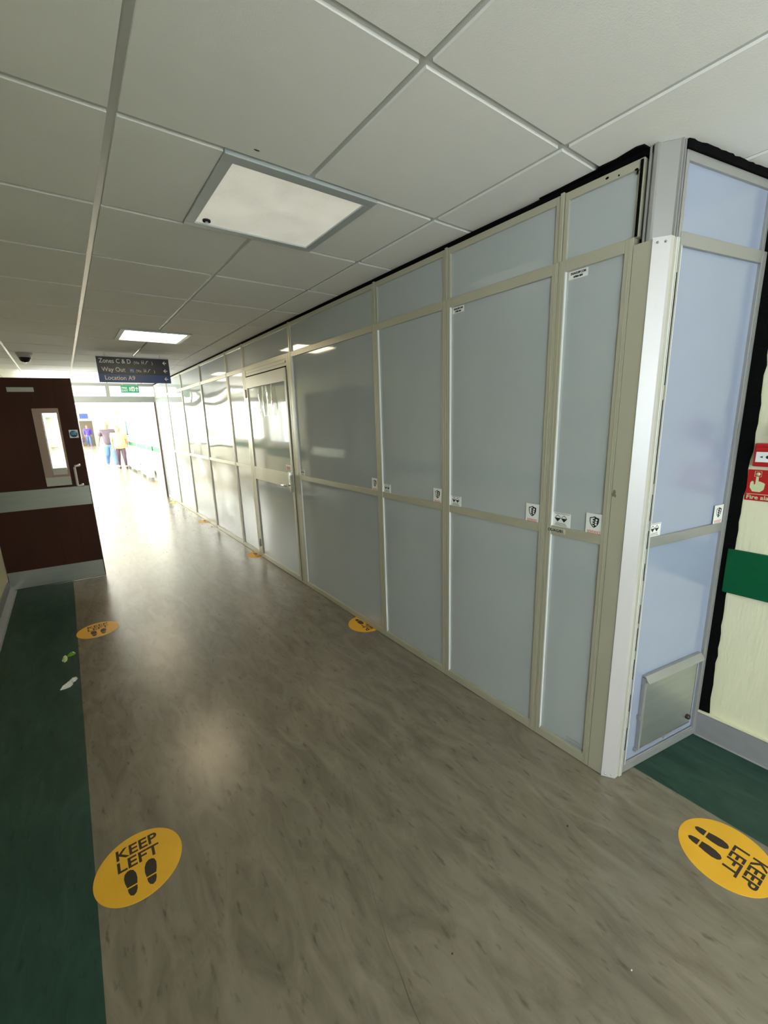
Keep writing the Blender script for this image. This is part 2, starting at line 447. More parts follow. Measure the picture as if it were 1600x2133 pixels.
mb.box(-0.3, 1.9, YB - 0.07, YB - 0.03, 0.6, 0.64); mb.box(-0.3, 1.9, YB - 0.07, YB - 0.03, 2.26, 2.3)
struct('window_%d' % wi, mb, WHITE)

# skirting: sloped vinyl cove on the left, upright on the right
def baseboard(name, x, s, ya, yb, slope):
    mb = MB()
    if s > 0: poly = [(x - 0.005, 0), (x + slope + 0.01, 0.0), (x + slope, 0.006), (x + 0.012, 0.045), (x + 0.006, 0.118), (x - 0.005, 0.122)]
    else: poly = [(x + 0.005, 0), (x + 0.005, 0.122), (x - 0.014, 0.118), (x - 0.016, 0.030), (x - slope, 0.004), (x - slope - 0.008, 0)]
    mb.prism(poly, ya, yb, 'xz')
    return struct(name, mb, SKIRT)
baseboard('baseboard_left', XL, 1, YB, 5.60, 0.045)
baseboard('baseboard_left.001', XL, 1, 7.94, YF - 0.05, 0.045)
baseboard('baseboard_right', XR, -1, YB, 9.9, 0.016)
mb = MB(); mb.box(XR - 0.016, XR + 0.005, YB, 0.548, 0.122, 0.131); struct('trim_2', mb, CREAM)

# handrails (wide green crash rails)
def rail(name, x0, x1, y0, y1, z0, z1, label):
    mb = MB(); mb.box(x0, x1, y0, y1, z0, z1)
    return tag(build(name, mb, RAILG, None, 0.004), label, 'wall rail')
rail('crash_rail', XR - 0.016, XR - 0.0005, YB + 0.05, 0.526, 0.747, 0.946, 'wide green protection rail on cream wall under the fire alarm sign')
rail('crash_rail', XL + 0.0005, XL + 0.016, YB + 0.05, 5.2, 0.747, 0.946, 'wide green protection rail on cream wall in front of the open brown door')
a = rail('crash_rail', XFR - 0.03, XFR - 0.001, 10.6, 13.15, 0.84, 0.970, 'short near end of pale green rail on far corridor wall')
a = rail('crash_rail', XFR - 0.03, XFR - 0.001, 13.35, 20.2, 0.84, 0.970, 'long green rail on bright far corridor wall behind the two walkers')

rail('crash_rail', XFL + 0.001, XFL + 0.03, 10.5, 20.3, 0.84, 0.970, 'long green rail under the far corridor windows, seen only mirrored in the screens')
rail('crash_rail', XL + 0.0005, XL + 0.016, 8.05, 10.1, 0.747, 0.946, 'short green rail under the left window just before the far doorway')
# ------------------------------------------------------------------ cross frame with fanlights (the far doorway)
mb = MB(); y0, y1 = YF, YF + 0.08
mb.box(XL, PX + 0.02, y0, y1, 2.010, 2.128)
mb.box(XL, PX + 0.02, y0, y1, 2.325, H + 0.02)
for xa, xb in ((XL, XL + 0.06), (0.799, 0.866), (1.665, 1.71)): mb.box(xa, xb, y0, y1, 2.128, 2.325)
mb.box(XL, XL + 0.05, y0, y1, 0, 2.010)
fr = struct('trim_3', mb, FRAMEG, 0.003)
mb = MB(); mb.box(XL + 0.06, 0.799, y0 + 0.035, y0 + 0.041, 2.128, 2.325); build('fanlight_pane', mb, GLASS, fr)
mb = MB(); mb.box(0.866, 1.665, y0 + 0.035, y0 + 0.041, 2.128, 2.325); build('fanlight_pane', mb, GLASS, fr)
mb = MB(); mb.box(1.655, XR + 0.14, y0, y1, 0, H + 0.19); struct('wall_cross', mb, DARK)
mb = MB(); mb.box(XFL - 0.14, XL, y0, y1, 0, H + 0.19); struct('wall_cross.001', mb, FARWALL)
bpy.data.objects['wall_cross'].name = 'wall_cross_right'
mb = MB(); mb.box(1.618, 1.645, y0 - 0.012, y0 + 0.085, 0, 2.010); struct('trim_4', mb, mat('dark_jamb', (0.10, 0.06, 0.05), 0.5))
# pale lath in the right jamb + second frame much further on
mb = MB(); mb.box(XFL, XFR, 20.5, 20.6, 2.12, H + 0.02); mb.box(XFR - 0.08, XFR, 20.5, 20.6, 0, 2.12); mb.box(XFL, XFL + 0.08, 20.5, 20.6, 0, 2.12)
struct('trim_5', mb, FRAMEG)
mb = MB(); mb.box(1.20, 2.10, 44.22, 44.3, 0, 2.05)
d = struct('door_5', mb, mat('olive_door', (0.10, 0.085, 0.055), 0.5))

# ------------------------------------------------------------------ ceiling lamps
def lamp(y0, dmat, label, lock=False):
    t = empty('ceiling_light', label, 'ceiling light', ((LX0 + LX1) / 2, y0 + 0.295, H), 0, 'square recessed ceiling lights')
    hx = (LX1 - LX0) / 2 - 0.002; hy = 0.293; w = 0.037
    mb = MB(); z0, z1 = -0.008, 0.012
    mb.box(-hx, hx, -hy, -hy + w + 0.008, z0, z1); mb.box(-hx, hx, hy - w, hy, z0, z1)
    mb.box(-hx, -hx + w, -hy + w + 0.008, hy - w, z0, z1); mb.box(hx - w, hx, -hy + w + 0.008, hy - w, z0, z1)
    build('frame', mb, FR_L, t, 0.002)
    mb = MB(); mb.box(-hx + w - 0.004, hx - w + 0.004, -hy + w + 0.004, hy - w + 0.004, -0.001, 0.006)
    build('diffuser', mb, dmat, t)
    mb = MB(); mb.box(-hx + 0.01, hx - 0.01, -hy + 0.01, hy - 0.01, 0.012, 0.09); build('housing', mb, WHITE, t)
    if lock:
        k = MB(); k.lathe([(0.016, 0.0), (0.016, -0.006), (0.010, -0.008)], (-hx + w + 0.040, hy - w - 0.035, -0.001), 'z', 20)
        lk = build('turn_lock', k, DARK, t); lk['label'] = 'small dark round lock'
        k = MB(); k.lathe([(0.007, -0.007), (0.007, -0.010)], (-hx + w + 0.040, hy - w - 0.035, -0.001), 'z', 16); build('slot', k, ALUW, lk)
    return t
FR_L = mat('lamp_frame', (0.50, 0.54, 0.56), 0.35, metal=0.2)
lamp(GY0, LAMP_DIM, 'dim cream square ceiling light nearest the camera with small dark lock', True)
lamp(GY0 + 5 * GB, LAMP, 'glowing warm square ceiling light above the hanging blue sign')
lamp(GY0 + 10 * GB, LAMP, 'distant square ceiling light mostly hidden behind the hanging sign')

# ------------------------------------------------------------------ stickers used on the partition (built in local X/Z, facing -Y)
def shield_sticker(x, z, w, parent):
    h = w * 1.28
    mb = MB(); mb.box(x - w / 2, x + w / 2, -0.0012, 0.0003, z, z + h, 0)
    st = build('shield_sticker', mb, PAPER, parent); st['label'] = 'white sticker with black shield over red lettering'
    e = MB(); cx, cz, s = x, z + h * 0.62, w * 0.36; y = -0.0016
    def sh(k, half=None):
        pts = [(0, 0.95), (-0.25, 0.80), (-0.72, 0.68), (-0.78, 0.62), (-0.76, 0.0), (-0.60, -0.45), (-0.30, -0.80), (0, -1.0)]
        L = [(cx + a * s * k, cz + b * s * k) for a, b in pts]
        Rr = [(cx - a * s * k, cz + b * s * k) for a, b in reversed(pts)]
        return L, Rr
    Lo, Ro = sh(1.0); Li, Ri = sh(0.82)
    # left outline as a ribbon, right half solid with scalloped notches
    n = len(Lo)
    vs = [(a, y, b) for a, b in Lo] + [(a, y, b) for a, b in Li]
    e.add(vs, [(i, i + 1, n + i + 1, n + i) for i in range(n - 1)])
    e.prism([p for p in Ro] , y - 0.0001, y + 0.0006, 'xz')
    for k in (0.35, -0.05, -0.45):
        e.lathe([(s * 0.16, -0.0018), (s * 0.16, -0.0012)], (cx - s * 0.12, 0, cz + k * s), 'y', 12, 0)
    build('shield_print', e, INK, st)
    w2 = MB()
    for k in (0.42, 0.02, -0.35): w2.lathe([(s * 0.17, -0.0024), (s * 0.17, -0.0018)], (cx + s * (0.28 if k < 0.3 else 0.34), 0, cz + (k - 0.06) * s), 'y', 12, 0)
    build('shield_dots', w2, PAPER, st)
    r = MB(); z0 = z + h * 0.07; z1 = z + h * 0.20; a, b = x - w * 0.38, x + w * 0.38; t = w * 0.022
    r.box(a, b, -0.0016, -0.0009, z0, z0 + t); r.box(a, b, -0.0016, -0.0009, z1 - t, z1)
    r.box(a, a + t, -0.0016, -0.0009, z0, z1); r.box(b - t, b, -0.0016, -0.0009, z0, z1)
    for i in range(6): r.box(a + (b - a) * (0.1 + i * 0.14), a + (b - a) * (0.18 + i * 0.14), -0.0016, -0.0009, z0 + 2.2 * t, z1 - 2.2 * t)
    build('red_print', r, REDINK, st)
def hazard_sticker(x, z, w, parent, code=None):
    h = w * 0.70
    mb = MB(); mb.box(x, x + w, -0.0012, 0.0003, z, z + h)
    st = build('hazard_sticker', mb, PAPER, parent); st['label'] = 'white sticker with two dark diamonds'
    e = MB()
    for k in (0.33, 0.67):
        cx, cz, s = x + w * k, z + h * 0.62, w * 0.165
        e.prism([(cx - s, cz), (cx, cz - s * 1.15), (cx + s, cz)], -0.0018, -0.0010, 'xz')
        e.prism([(cx - s * 1.0, cz + 0.0), (cx + s * 1.0, cz + 0.0), (cx, cz + s * 0.95), (cx, cz + s * 0.75), (cx + s * 0.72, cz + s * 0.12), (cx - s * 0.72, cz + s * 0.12)][:3] if False else [(cx - s, cz), (cx - s * 0.85, cz), (cx, cz + s * 0.82), (cx, cz + s)], -0.0018, -0.0010, 'xz')
        e.prism([(cx + s * 0.85, cz), (cx + s, cz), (cx, cz + s), (cx, cz + s * 0.82)], -0.0018, -0.0010, 'xz')
    for k in range(3): e.box(x + w * (0.16 + 0.04 * k), x + w * (0.84 - 0.04 * k), -0.0016, -0.0010, z + h * (0.07 + 0.085 * k), z + h * (0.095 + 0.085 * k))
    e.box(x + w * 0.12, x + w * 0.95, -0.0016, -0.0010, z + h * 0.93, z + h * 0.955)
    build('hazard_print', e, INK, st)
    if code:
        c = MB(); c.box(x - 0.003, x + w - 0.008, -0.0012, 0.0003, z - 0.022, z - 0.003)
        cs = build('code_label', c, mat('beige_label', (0.52, 0.50, 0.40), 0.5), parent, loc=None)
        cs.location = (0, -0.012, 0)
        e = MB(); e.text(code, 0.0175, (x, -0.0016, z - 0.0190), bold=0.0003, sx=1.0)
        build('code_print', e, INK, cs)
def small_label(x, z, w, parent, l1, l2, lean=0.0):
    mb = MB(); mb.box(x, x + w, -0.0012, 0.0003, z - w * 0.38, z)
    st = build('name_label', mb, PAPER, parent); st['label'] = 'small white label with two lines of lettering'
    e = MB(); e.text(l1, w * 0.150, (x + w / 2, -0.0016, z - w * 0.17), align='CENTER', bold=0.0003, sx=0.78); e.text(l2, w * 0.135, (x + w / 2, -0.0016, z - w * 0.33), align='CENTER', bold=0.0003, sx=0.85)
    build('label_print', e, INK, st)

# ------------------------------------------------------------------ partition modules
ZM, ZT, ZTOP = 1.047, 2.097, 2.351
def module(name, label, origin, rz, width, pm, fl=0.028, fr=0.028, mid=True, midz=ZM, door=False, top=ZT + 0.021, group='framed screens of the white temporary wall', bot=0.045, fm=None):
    fm = fm or ALU
    t = empty(name, label, 'partition screen', origin, rz, group)
    mb = MB(); w = width; z0, z1 = 0.003, top; d = 0.045
    mb.box(0.0008, fl, 0, d, z0, z1); mb.box(w - fr, w - 0.0008, 0, d, z0, z1)
    mb.box(fl, w - fr, 0, d, z0, bot); mb.box(fl, w - fr, 0, d, top - 0.042, z1)
    mb.box(fl, w - fr, 0.004, 0.009, bot, bot + 0.006)
    build('frame', mb, fm, t, 0.0015)
    mb = MB(); mb.box(fl + 0.0002, fl + 0.0032, 0.0005, 0.0118, bot, top - 0.042); build('gasket', mb, WHITE, t)
    mb = MB(); mb.box(fl * 0.5 - 0.0008, fl * 0.5 + 0.0008, -0.0012, 0.0, 0.01, z1 - 0.004); build('profile_rib', mb, fm, t); mb = MB(); mb.box(w - fr * 0.45 - 0.0008, w - fr * 0.45 + 0.0008, -0.0012, 0.0, 0.01, z1 - 0.004); build('profile_rib', mb, fm, t)
    if mid:
        mb = MB(); mb.box(fl, w - fr, 0.001, d - 0.003, midz - 0.020, midz + 0.020); build('mid_rail', mb, fm, t, 0.0012)
        a = MB(); a.box(fl - 0.003, w - fr + 0.003, 0.012, 0.020, bot - 0.003, midz - 0.018); build('lower_panel', a, pm, t)
        a = MB(); a.box(fl - 0.003, w - fr + 0.003, 0.012, 0.020, midz + 0.018, top - 0.040); build('upper_panel', a, pm, t)
    return t
def infill(label, origin, rz, width, pm, joint=True, fm=None):
    fm = fm or ALU
    t = empty('overhead_screen', label, 'partition screen', origin, rz, 'shallow overhead screens of the white temporary wall')
    w = width; zb = ZT + 0.0215; zt = ZTOP; d = 0.045
    mb = MB(); g = 0.010
    mb.box(g, g + 0.016, 0.006, d, zb, zt); mb.box(w - g - 0.016, w - g, 0.006, d, zb, zt)
    mb.box(g + 0.016, w - g - 0.016, 0.006, d, zt - 0.028, zt); mb.box(g + 0.016, w - g - 0.016, 0.012, d, zb, zb + 0.004)
    build('frame', mb, fm, t, 0.001)
    a = MB(); a.box(g + 0.013, w - g - 0.013, 0.016, 0.024, zb + 0.001, zt - 0.025); build('panel', a, pm, t)
    if not joint: return t
    # slim upright joint profile at the left-hand end
    mb = MB(); mb.box(-g + 0.0025, g - 0.0025, 0.001, 0.030, zb, zt + 0.004); build('joint_strip', mb, fm, t, 0.001)
    return t
MR = -PI / 2
ys = [10.209, 8.913, 7.713, 6.496, 5.301, 4.707, 3.522, 2.276, 1.656, 1.038, 0.762]
names = ['last screen of the wall against the far doorway, almost edge-on',
         'second screen from the far doorway, brightly mirroring it',
         'wide wavy screen with bright rippled reflections, third from the far doorway',
         'wide wavy screen two along from the closed white door, rippled reflections',
         'narrow screen immediately left of the closed white door',
         None,
         'wide screen right of the closed white door, grey mirror of the brown door',
         'half-width screen second right of the closed white door, shield sticker at its right',
         'half-width screen third right of the door, small name label at top left',
         'narrowest screen beside the corner post, with name label and code label']
# widths: screens between successive joints
for k in range(10):
    if k == 5: continue
    yh, yl = ys[k], ys[k + 1]; w = yh - yl
    pm = PANELW if k in (2, 3) else PANEL
    fl = fr = 0.028
    if k == 4: fr = 0.050
    if k == 6: fl = 0.030; fr = 0.026
    if k in (0, 1): fl = fr = 0.018
    t = module('partition_screen', names[k], (PX, yh, 0), MR, w, pm, fl, fr)
    if k == 9:
        small_label(0.040, ZT - 0.024, 0.075, t, 'DUAGUIP.COM', '07884 809')
        hazard_sticker(0.026, ZM + 0.019, 0.086, t, 'DUAG/01')
        shield_sticker(w - 0.060, ZM + 0.014, 0.068, t)
        mb = MB()
        for q in range(2): mb.text('DUAG 07884 809' if q == 0 else '07884 809 DUAG', 0.011, (w - 0.115, -0.0008, 0.072 - q * 0.016))
        pr = build('base_print', mb, FRAMEG, t); pr.location = (0, 0.0120, 0)
    if k == 8:
        small_label(0.040, ZT - 0.024, 0.075, t, 'DUAGUIP.COM', '07884 809')
        hazard_sticker(0.030, ZM + 0.019, 0.078, t); shield_sticker(w - 0.068, ZM + 0.014, 0.068, t)
    if k == 7:
        hazard_sticker(0.030, ZM + 0.019, 0.078, t); shield_sticker(w - 0.068, ZM + 0.014, 0.068, t)
    if k == 6:
        hazard_sticker(0.030, ZM + 0.019, 0.078, t); shield_sticker(w - 0.062, ZM + 0.014, 0.068, t)
# stickers sit on the recessed panel: nudge them inwards
for o in COL.objects:
    n = o.name.split('.')[0]
    if n in ('shield_sticker', 'hazard_sticker', 'name_label') and o.parent: o.location.y = 0.0118 if n != 'shield_sticker' else 0.0060
inf = [(10.209, 8.913, 'overhead screen hard against the far doorway'), (8.913, 7.713, 'overhead screen second from the far doorway'),
       (7.713, 6.496, 'overhead screen third from the far doorway, above a wavy screen'), (6.496, 5.301, 'overhead screen two to the left of the one above the white door'),
       (5.301, 4.707, 'short overhead screen just left of the one above the white door'), (4.707, 3.522, 'overhead screen directly above the closed white door'),
       (3.522, 2.276, 'wide overhead screen with warm lamp reflection, right of the door'), (2.276, 1.656, 'overhead screen above the half-width screen second right of the door'),
       (1.656, 1.038, 'overhead screen above the screen third right of the door'), (1.038, 0.742, 'short overhead screen beside the corner post with black tape bits')]
for a, b, lb in inf:
    t = infill(lb, (PX, a, 0), MR, a - b, PANEL)
    if b < 0.8:
        for (u, z, a, c) in ((0.165, 2.338, .006, .004), (0.205, 2.330, .003, .003), (0.262, 2.324, .006, .0035), (0.266, 2.314, .003, .008)):
            mb = MB(); mb.ball((u, 0.0055, z), a, 0.0012, c, 8, 6); build('tape_scrap', mb, BLACK, t)
        mb = MB(); mb.box(0.276, 0.283, 0.0, 0.02, ZT + 0.022, 2.345); build('gap_seal', mb, BLACK, t)

# door in the partition
yh, yl = 4.707, 3.522; w = yh - yl
t = module('door_frame', 'pale metal frame around the closed white door in the temporary wall', (PX, yh, 0), MR, w, PANEL, 0.055, 0.085, mid=False, group=None, bot=0.020)
t['category'] = 'door frame'
mb = MB(); mb.box(0.055, w - 0.085, 0.004, 0.040, 2.020, ZT - 0.021); mb.box(0.10, w - 0.10, -0.004, 0.006, 2.045, 2.063); build('head_rail', mb, ALU, t, 0.0015)
L0, L1 = 0.062, w - 0.096        # leaf
leaf = empty('partition_door', 'closed white panelled door with lever handle and hanging document wallet', 'door', (PX, yh, 0), MR)
mb = MB(); ya, yb = -0.010, 0.034
mb.box(L0, L0 + 0.040, ya, yb, 0.024, 2.006); mb.box(L1 - 0.034, L1, ya, yb, 0.024, 2.006)
mb.box(L0 + 0.04, L1 - 0.034, ya, yb, 0.024, 0.060); mb.box(L0 + 0.04, L1 - 0.034, ya, yb, 1.895, 2.006)
build('leaf_frame', mb, ALU, leaf, 0.0015)
mb = MB(); mb.box(L0 + 0.04, L1 - 0.034, ya + 0.001, yb, 0.930, 1.068); build('mid_rail', mb, ALU, leaf, 0.0015)
mb = MB(); mb.box(L0 + 0.037, L1 - 0.031, 0.002, 0.010, 0.058, 0.932); build('lower_panel', mb, PANEL, leaf)
mb = MB(); mb.box(L0 + 0.037, L1 - 0.031, 0.002, 0.010, 1.066, 1.897); build('upper_panel', mb, PANEL, leaf)
for z in (0.14, 0.95, 1.80):
    if z == 0.95: continue
    mb = MB(); mb.lathe([(0.009, z), (0.009, z + 0.085)], (L0 - 0.006, -0.012, 0), 'z', 14); mb.box(L0 - 0.016, L0 + 0.012, -0.012, -0.008, z, z + 0.085)
    build('hinge', mb, ALUG, leaf)
mb = MB(); mb.box(L1 + 0.0005, L1 + 0.010, 0.002, 0.030, 0.012, 2.016); mb.box(L0, L1, 0.004, 0.030, 2.0065, 2.0185)
build('edge_seal', mb, BLACK, leaf)
# lever handle on a long curved backplate
hx = L1 - 0.020
mb = MB()
prof = [(-0.020, 1.085), (0.016, 1.085), (0.018, 1.06), (0.018, 0.93), (0.014, 0.895), (-0.006, 0.895), (-0.008, 0.95), (-0.014, 0.985), (-0.022, 1.01), (-0.024, 1.06)]
mb.prism([(hx + a, b) for a, b in prof][::-1], -0.042, -0.010, 'xz')
hd = build('handle', mb, CHROME, leaf, 0.004)
mb = MB(); mb.tube([(hx - 0.004, -0.040, 0.963), (hx - 0.004, -0.070, 0.963), (hx - 0.020, -0.078, 0.963), (hx - 0.105, -0.078, 0.960)], 0.009)
build('lever', mb, CHROME, hd)
mb = MB(); mb.lathe([(0.009, -0.011), (0.009, -0.020)], (hx - 0.060, 0, 0.938), 'y', 14); build('lock_cylinder', mb, CHROME, leaf)
# notice in a clear wallet hung on the door, small red and white notice by the handle
mb = MB(); N = 14
vs = []; fs = []
for i in range(N + 1):
    for k in range(9):
        u = L0 + 0.345 + 0.42 * i / N; z = 1.885 - 0.285 * k / 8
        vs.append((u, -0.009 - 0.006 * math.sin(i * 1.7) - 0.004 * math.sin(k * 0.9 + i), z))
for i in range(N):
    for k in range(8): fs.append((i * 9 + k, i * 9 + k + 1, (i + 1) * 9 + k + 1, (i + 1) * 9 + k))
mb.add(vs, fs, 0, True)
wl = build('document_wallet', mb, CLEAR, None, fixn=False); wl.location = (PX, yh, 0); wl.rotation_euler = (0, 0, MR)
tag(wl, 'crumpled clear plastic document wallet hanging on the white door', 'document wallet')
mb = MB(); mb.box(L0 + 0.71, L0 + 0.722, -0.0225, -0.0205, 1.66, 1.76); build('red_strip', mb, REDINK, wl)
mb = MB(); mb.box(L0 + 0.40, L0 + 0.404, -0.0225, -0.0205, 1.61, 1.75); build('red_strip', mb, REDINK, wl)
mb = MB(); mb.box(L1 - 0.165, L1 - 0.055, -0.0004, 0.002, 1.095, 1.145); nt_ = build('door_notice', mb, PAPER, leaf)
nt_['label'] = 'small white and red notice above handle'
mb = MB(); mb.box(L1 - 0.150, L1 - 0.070, -0.0010, 0.0, 1.098, 1.128); build('red_print', mb, mat('pale_red', (0.62, 0.30, 0.25), 0.5), nt_)

# ------------------------------------------------------------------ corner post with chamfered cover
A = (PX - 0.004, 0.700); B = (1.672, 0.657); Cc = (1.712, 0.650)
t = empty('corner_post', 'pale chamfered metal corner post with four screws joining the screens', 'corner post', (1.70, 0.70, 0))
def loc(p): return (p[0] - 1.70, p[1] - 0.70)
mb = MB()
mb.prism([loc(p) for p in [(PX - 0.001, 0.7612), (PX + 0.046, 0.7612), (1.735, 0.700), (1.714, 0.653), Cc, (1.704, 0.651), (1.672, 0.661), (PX + 0.001, 0.703)]][::-1], 0.003, ZT - 0.004, 'xy')
build('post_core', mb, ALU, t, 0.001)
mb = MB(); mb.prism([loc(p) for p in [(1.6975, 0.6545), (1.6975, 0.6500), (1.7040, 0.6478), (1.7042, 0.6500), (1.7065, 0.6500), (1.7065, 0.6472), (1.7120, 0.6462), (1.7122, 0.6545)]], 0.002, ZT - 0.003, 'xy')
build('end_strip', mb, mat('strip_aluminium', (0.66, 0.66, 0.63), 0.4, metal=0.3), t)
mb = MB()
mb.prism([loc(p) for p in [(PX - 0.003, 0.7020), (PX + 0.004, 0.7040), (1.676, 0.6640), (1.697, 0.6580), (1.697, 0.6545), B]][::-1], 0.001, ZT, 'xy')
build('chamfer_cover', mb, ALUW, t, 0.0012)
mb = MB()
mb.prism([loc(p) for p in [(PX + 0.012, 0.742), (PX + 0.012, 0.735), (PX + 0.022, 0.735), (PX + 0.022, 0.728), (PX + 0.010, 0.728), (PX + 0.010, 0.716), (PX + 0.020, 0.714), (1.700, 0.668), (1.700, 0.660), (1.706, 0.660), (1.706, 0.666), (1.712, 0.666), (1.712, 0.657), (1.717, 0.657), (1.717, 0.664), (1.721, 0.668), (1.722, 0.70), (1.70, 0.742)]], ZT - 0.004, H - 0.001, 'xy')
build('upper_post', mb, ALUG, t, 0.001)
nrm = Vector((-(A[1] - B[1]), -(B[0] - A[0]), 0)).normalized()
for z, dz in ((0.018, 0), (ZT - 0.017, 0)):
    for q in (0.28, 0.72):
        px_, py_ = A[0] + (B[0] - A[0]) * q, A[1] + (B[1] - A[1]) * q
        mb = MB(); mb.ball((px_ - 1.70 + nrm.x * 0.001, py_ - 0.70 + nrm.y * 0.001, z), 0.0038, 0.0038, 0.0038, 12, 8)
        build('screw', mb, CHROME if z < 1 else ALUG, t)
mb = MB()   # streaks of black adhesive beside the cover
Ex, Ey = 0.9799, -0.1993
segs = [(1.99, 1.63), (1.58, 1.28), (1.24, 1.14), (1.10, 1.03), (0.97, 0.90), (0.80, 0.72), (0.70, 0.60), (0.56, 0.47), (0.40, 0.32), (0.24, 0.13)]
for z1, z0 in segs:
    mb = MB()
    u = 0.010
    for s in range(5):
        za, zb = z0 + (z1 - z0) * s / 5, z0 + (z1 - z0) * (s + 1) / 5
        ww = random.uniform(0.0006, 0.0016)
        mb.box(0.0126, 0.0128 + ww, 0.6440 - 0.70, 0.6512 - 0.70, za, zb)
    build('adhesive_streak', mb, BLACK, t)
mb = MB()
for (dy, z, r) in ((0.010, 1.245, 0.006), (0.014, 1.235, 0.005), (0.006, 1.232, 0.004)):
    mb.ball((PX - 0.001 - 1.70, 0.742 + dy - 0.70, z), 0.0008, r, r * 1.6, 10, 6)
build('stain', mb, mat('brown_stain', (0.20, 0.16, 0.11), 0.6), t)

# ------------------------------------------------------------------ end screen (slightly angled) with access flap
er = math.atan2(Ey, Ex)
EW = 0.545
t = module('partition_screen', 'bluish end screen with metal flap facing the camera, right of the corner post', (1.7135, 0.6525, 0), er, EW, PANELE, 0.024, 0.030, midz=1.045, fm=ALUG, bot=0.040)
hazard_sticker(0.028, 1.066, 0.074, t); shield_sticker(EW - 0.066, 1.062, 0.064, t)
for o in COL.objects:
    if o.parent == t and o.name.split('.')[0] in ('hazard_sticker', 'shield_sticker'): o.location.y = 0.0118 if 'hazard' in o.name else 0.0060
infill('overhead screen with blue daylight put into its colour, above the end screen with the flap', (1.7135, 0.6525, 0), er, EW, PANELE, False, fm=ALUG)
fl = empty('access_flap', 'square grey metal flap low on the bluish end screen', 'access flap', (1.7135, 0.6525, 0), er)
mb = MB(); mb.box(0.110, 0.468, -0.004, 0.0065, 0.098, 0.432); build('flap_plate', mb, STEEL, fl, 0.0015)
mb = MB(); mb.prism([(0.010, 0.452), (-0.004, 0.452), (-0.022, 0.425), (-0.020, 0.423), (-0.003, 0.446), (0.010, 0.446)], 0.094, 0.488, 'yz'); build('top_hood', mb, ALUG, fl)
mb = MB()
mb.box(0.094, 0.106, -0.006, 0.0115, 0.088, 0.440); mb.box(0.476, 0.480, -0.002, 0.0115, 0.100, 0.440)
mb.box(0.106, 0.470, -0.004, 0.0115, 0.086, 0.092); mb.box(0.086, 0.112, -0.003, 0.0115, 0.240, 0.262); mb.box(0.086, 0.112, -0.003, 0.0115, 0.080, 0.095); mb.box(0.275, 0.290, -0.006, 0.0115, 0.078, 0.095)
build('flap_frame', mb, ALUG, fl, 0.001)
mb = MB(); mb.box(0.4700, 0.4755, 0.0, 0.0112, 0.105, 0.265); mb.box(0.4700, 0.4755, 0.0, 0.0112, 0.285, 0.428); mb.box(0.112, 0.268, 0.0, 0.0112, 0.0935, 0.097); mb.box(0.296, 0.466, 0.0, 0.0112, 0.0935, 0.097)
build('gap_strip', mb, BLACK, fl)  # black strips filling the gaps right of and below the flap plate
mb = MB(); mb.lathe([(0.011, -0.004), (0.011, -0.016), (0.008, -0.019)], (0.438, 0, 0.137), 'y', 20); kn = build('flap_knob', mb, mat('bronze_knob', (0.07, 0.045, 0.03), 0.4, metal=0.5), fl)

# ------------------------------------------------------------------ black foam sealing the gaps
def jag(n, base, amp):
    return [base + random.uniform(-amp, amp) for _ in range(n)]
mb = MB(); n = 60
P0 = [(PX + 0.014, 10.2 - (10.2 - 0.735) * i / n) for i in range(n + 1)]
top = []
for i, p in enumerate(P0):
    amp = 0.001 if p[1] > 1.3 else 0.003
    top.append(H - 0.0006 + random.uniform(-amp, 0))
vs = []; fs = []
for p, z in zip(P0, top): vs += [(p[0], p[1], 2.3562), (p[0], p[1], z), (p[0] + 0.06, p[1], 2.3562), (p[0] + 0.06, p[1], z)]
for i in range(n):
    a = 4 * i; b = a + 4
    fs += [(a, b, b + 1, a + 1), (a + 2, a + 3, b + 3, b + 2), (a + 1, b + 1, b + 3, a + 3), (a, a + 2, b + 2, b)]
fs += [(0, 1, 3, 2), (4 * n, 4 * n + 2, 4 * n + 3, 4 * n + 1)]
mb.add(vs, fs)
tag(build('foam_strip', mb, BLACK), 'long black foam strip filling the gap between overhead screens and ceiling', 'foam strip')
# ragged torn foam showing in front of the ceiling edge near the corner
mb = MB(); pts = [(PX + 0.02, 1.14), (PX + 0.02, 0.745), (PX - 0.016, 0.748), (PX - 0.024, 0.770), (PX - 0.018, 0.800), (PX - 0.010, 0.84), (PX - 0.012, 0.885), (PX - 0.010, 0.90), (PX - 0.003, 0.905), (PX, 1.00), (PX + 0.003, 1.05), (PX + 0.004, 1.14)]
mb.prism(pts, H - 0.006, H - 0.0006, 'xy')
tag(build('foam_scrap', mb, BLACK), 'ragged torn black foam against the ceiling left of the corner post', 'foam strip')
mb = MB(); N = 26; u0 = 0.005; pts = []
o0 = Vector((1.7135, 0.6525)); ex = Vector((Ex, Ey)); ny = Vector((0.1993, 0.9799))
front = [o0 + ex * (u0 + (EW + 0.006) * i / N) + ny * random.uniform(-0.005, 0.002) for i in range(N + 1)]
back = [o0 + ex * (u0 + (EW + 0.006) * i / N) + ny * 0.04 for i in range(N + 1)]
vs = []; fs = []
for a, b in zip(front, back): vs += [(a.x, a.y, 2.3515), (a.x, a.y, H - 0.0006), (b.x, b.y, 2.3515), (b.x, b.y, H - 0.0006)]
for i in range(N):
    a = 4 * i; b = a + 4
    fs += [(a, b, b + 1, a + 1), (a + 2, a + 3, b + 3, b + 2), (a + 1, b + 1, b + 3, a + 3), (a, a + 2, b + 2, b)]
fs += [(0, 1, 3, 2), (4 * N, 4 * N + 2, 4 * N + 3, 4 * N + 1)]
mb.add(vs, fs)
tag(build('foam_strip', mb, BLACK), 'black wavy foam strip between the blue overhead end screen and ceiling', 'foam strip')
mb = MB(); N = 60
vs = []; fs = []
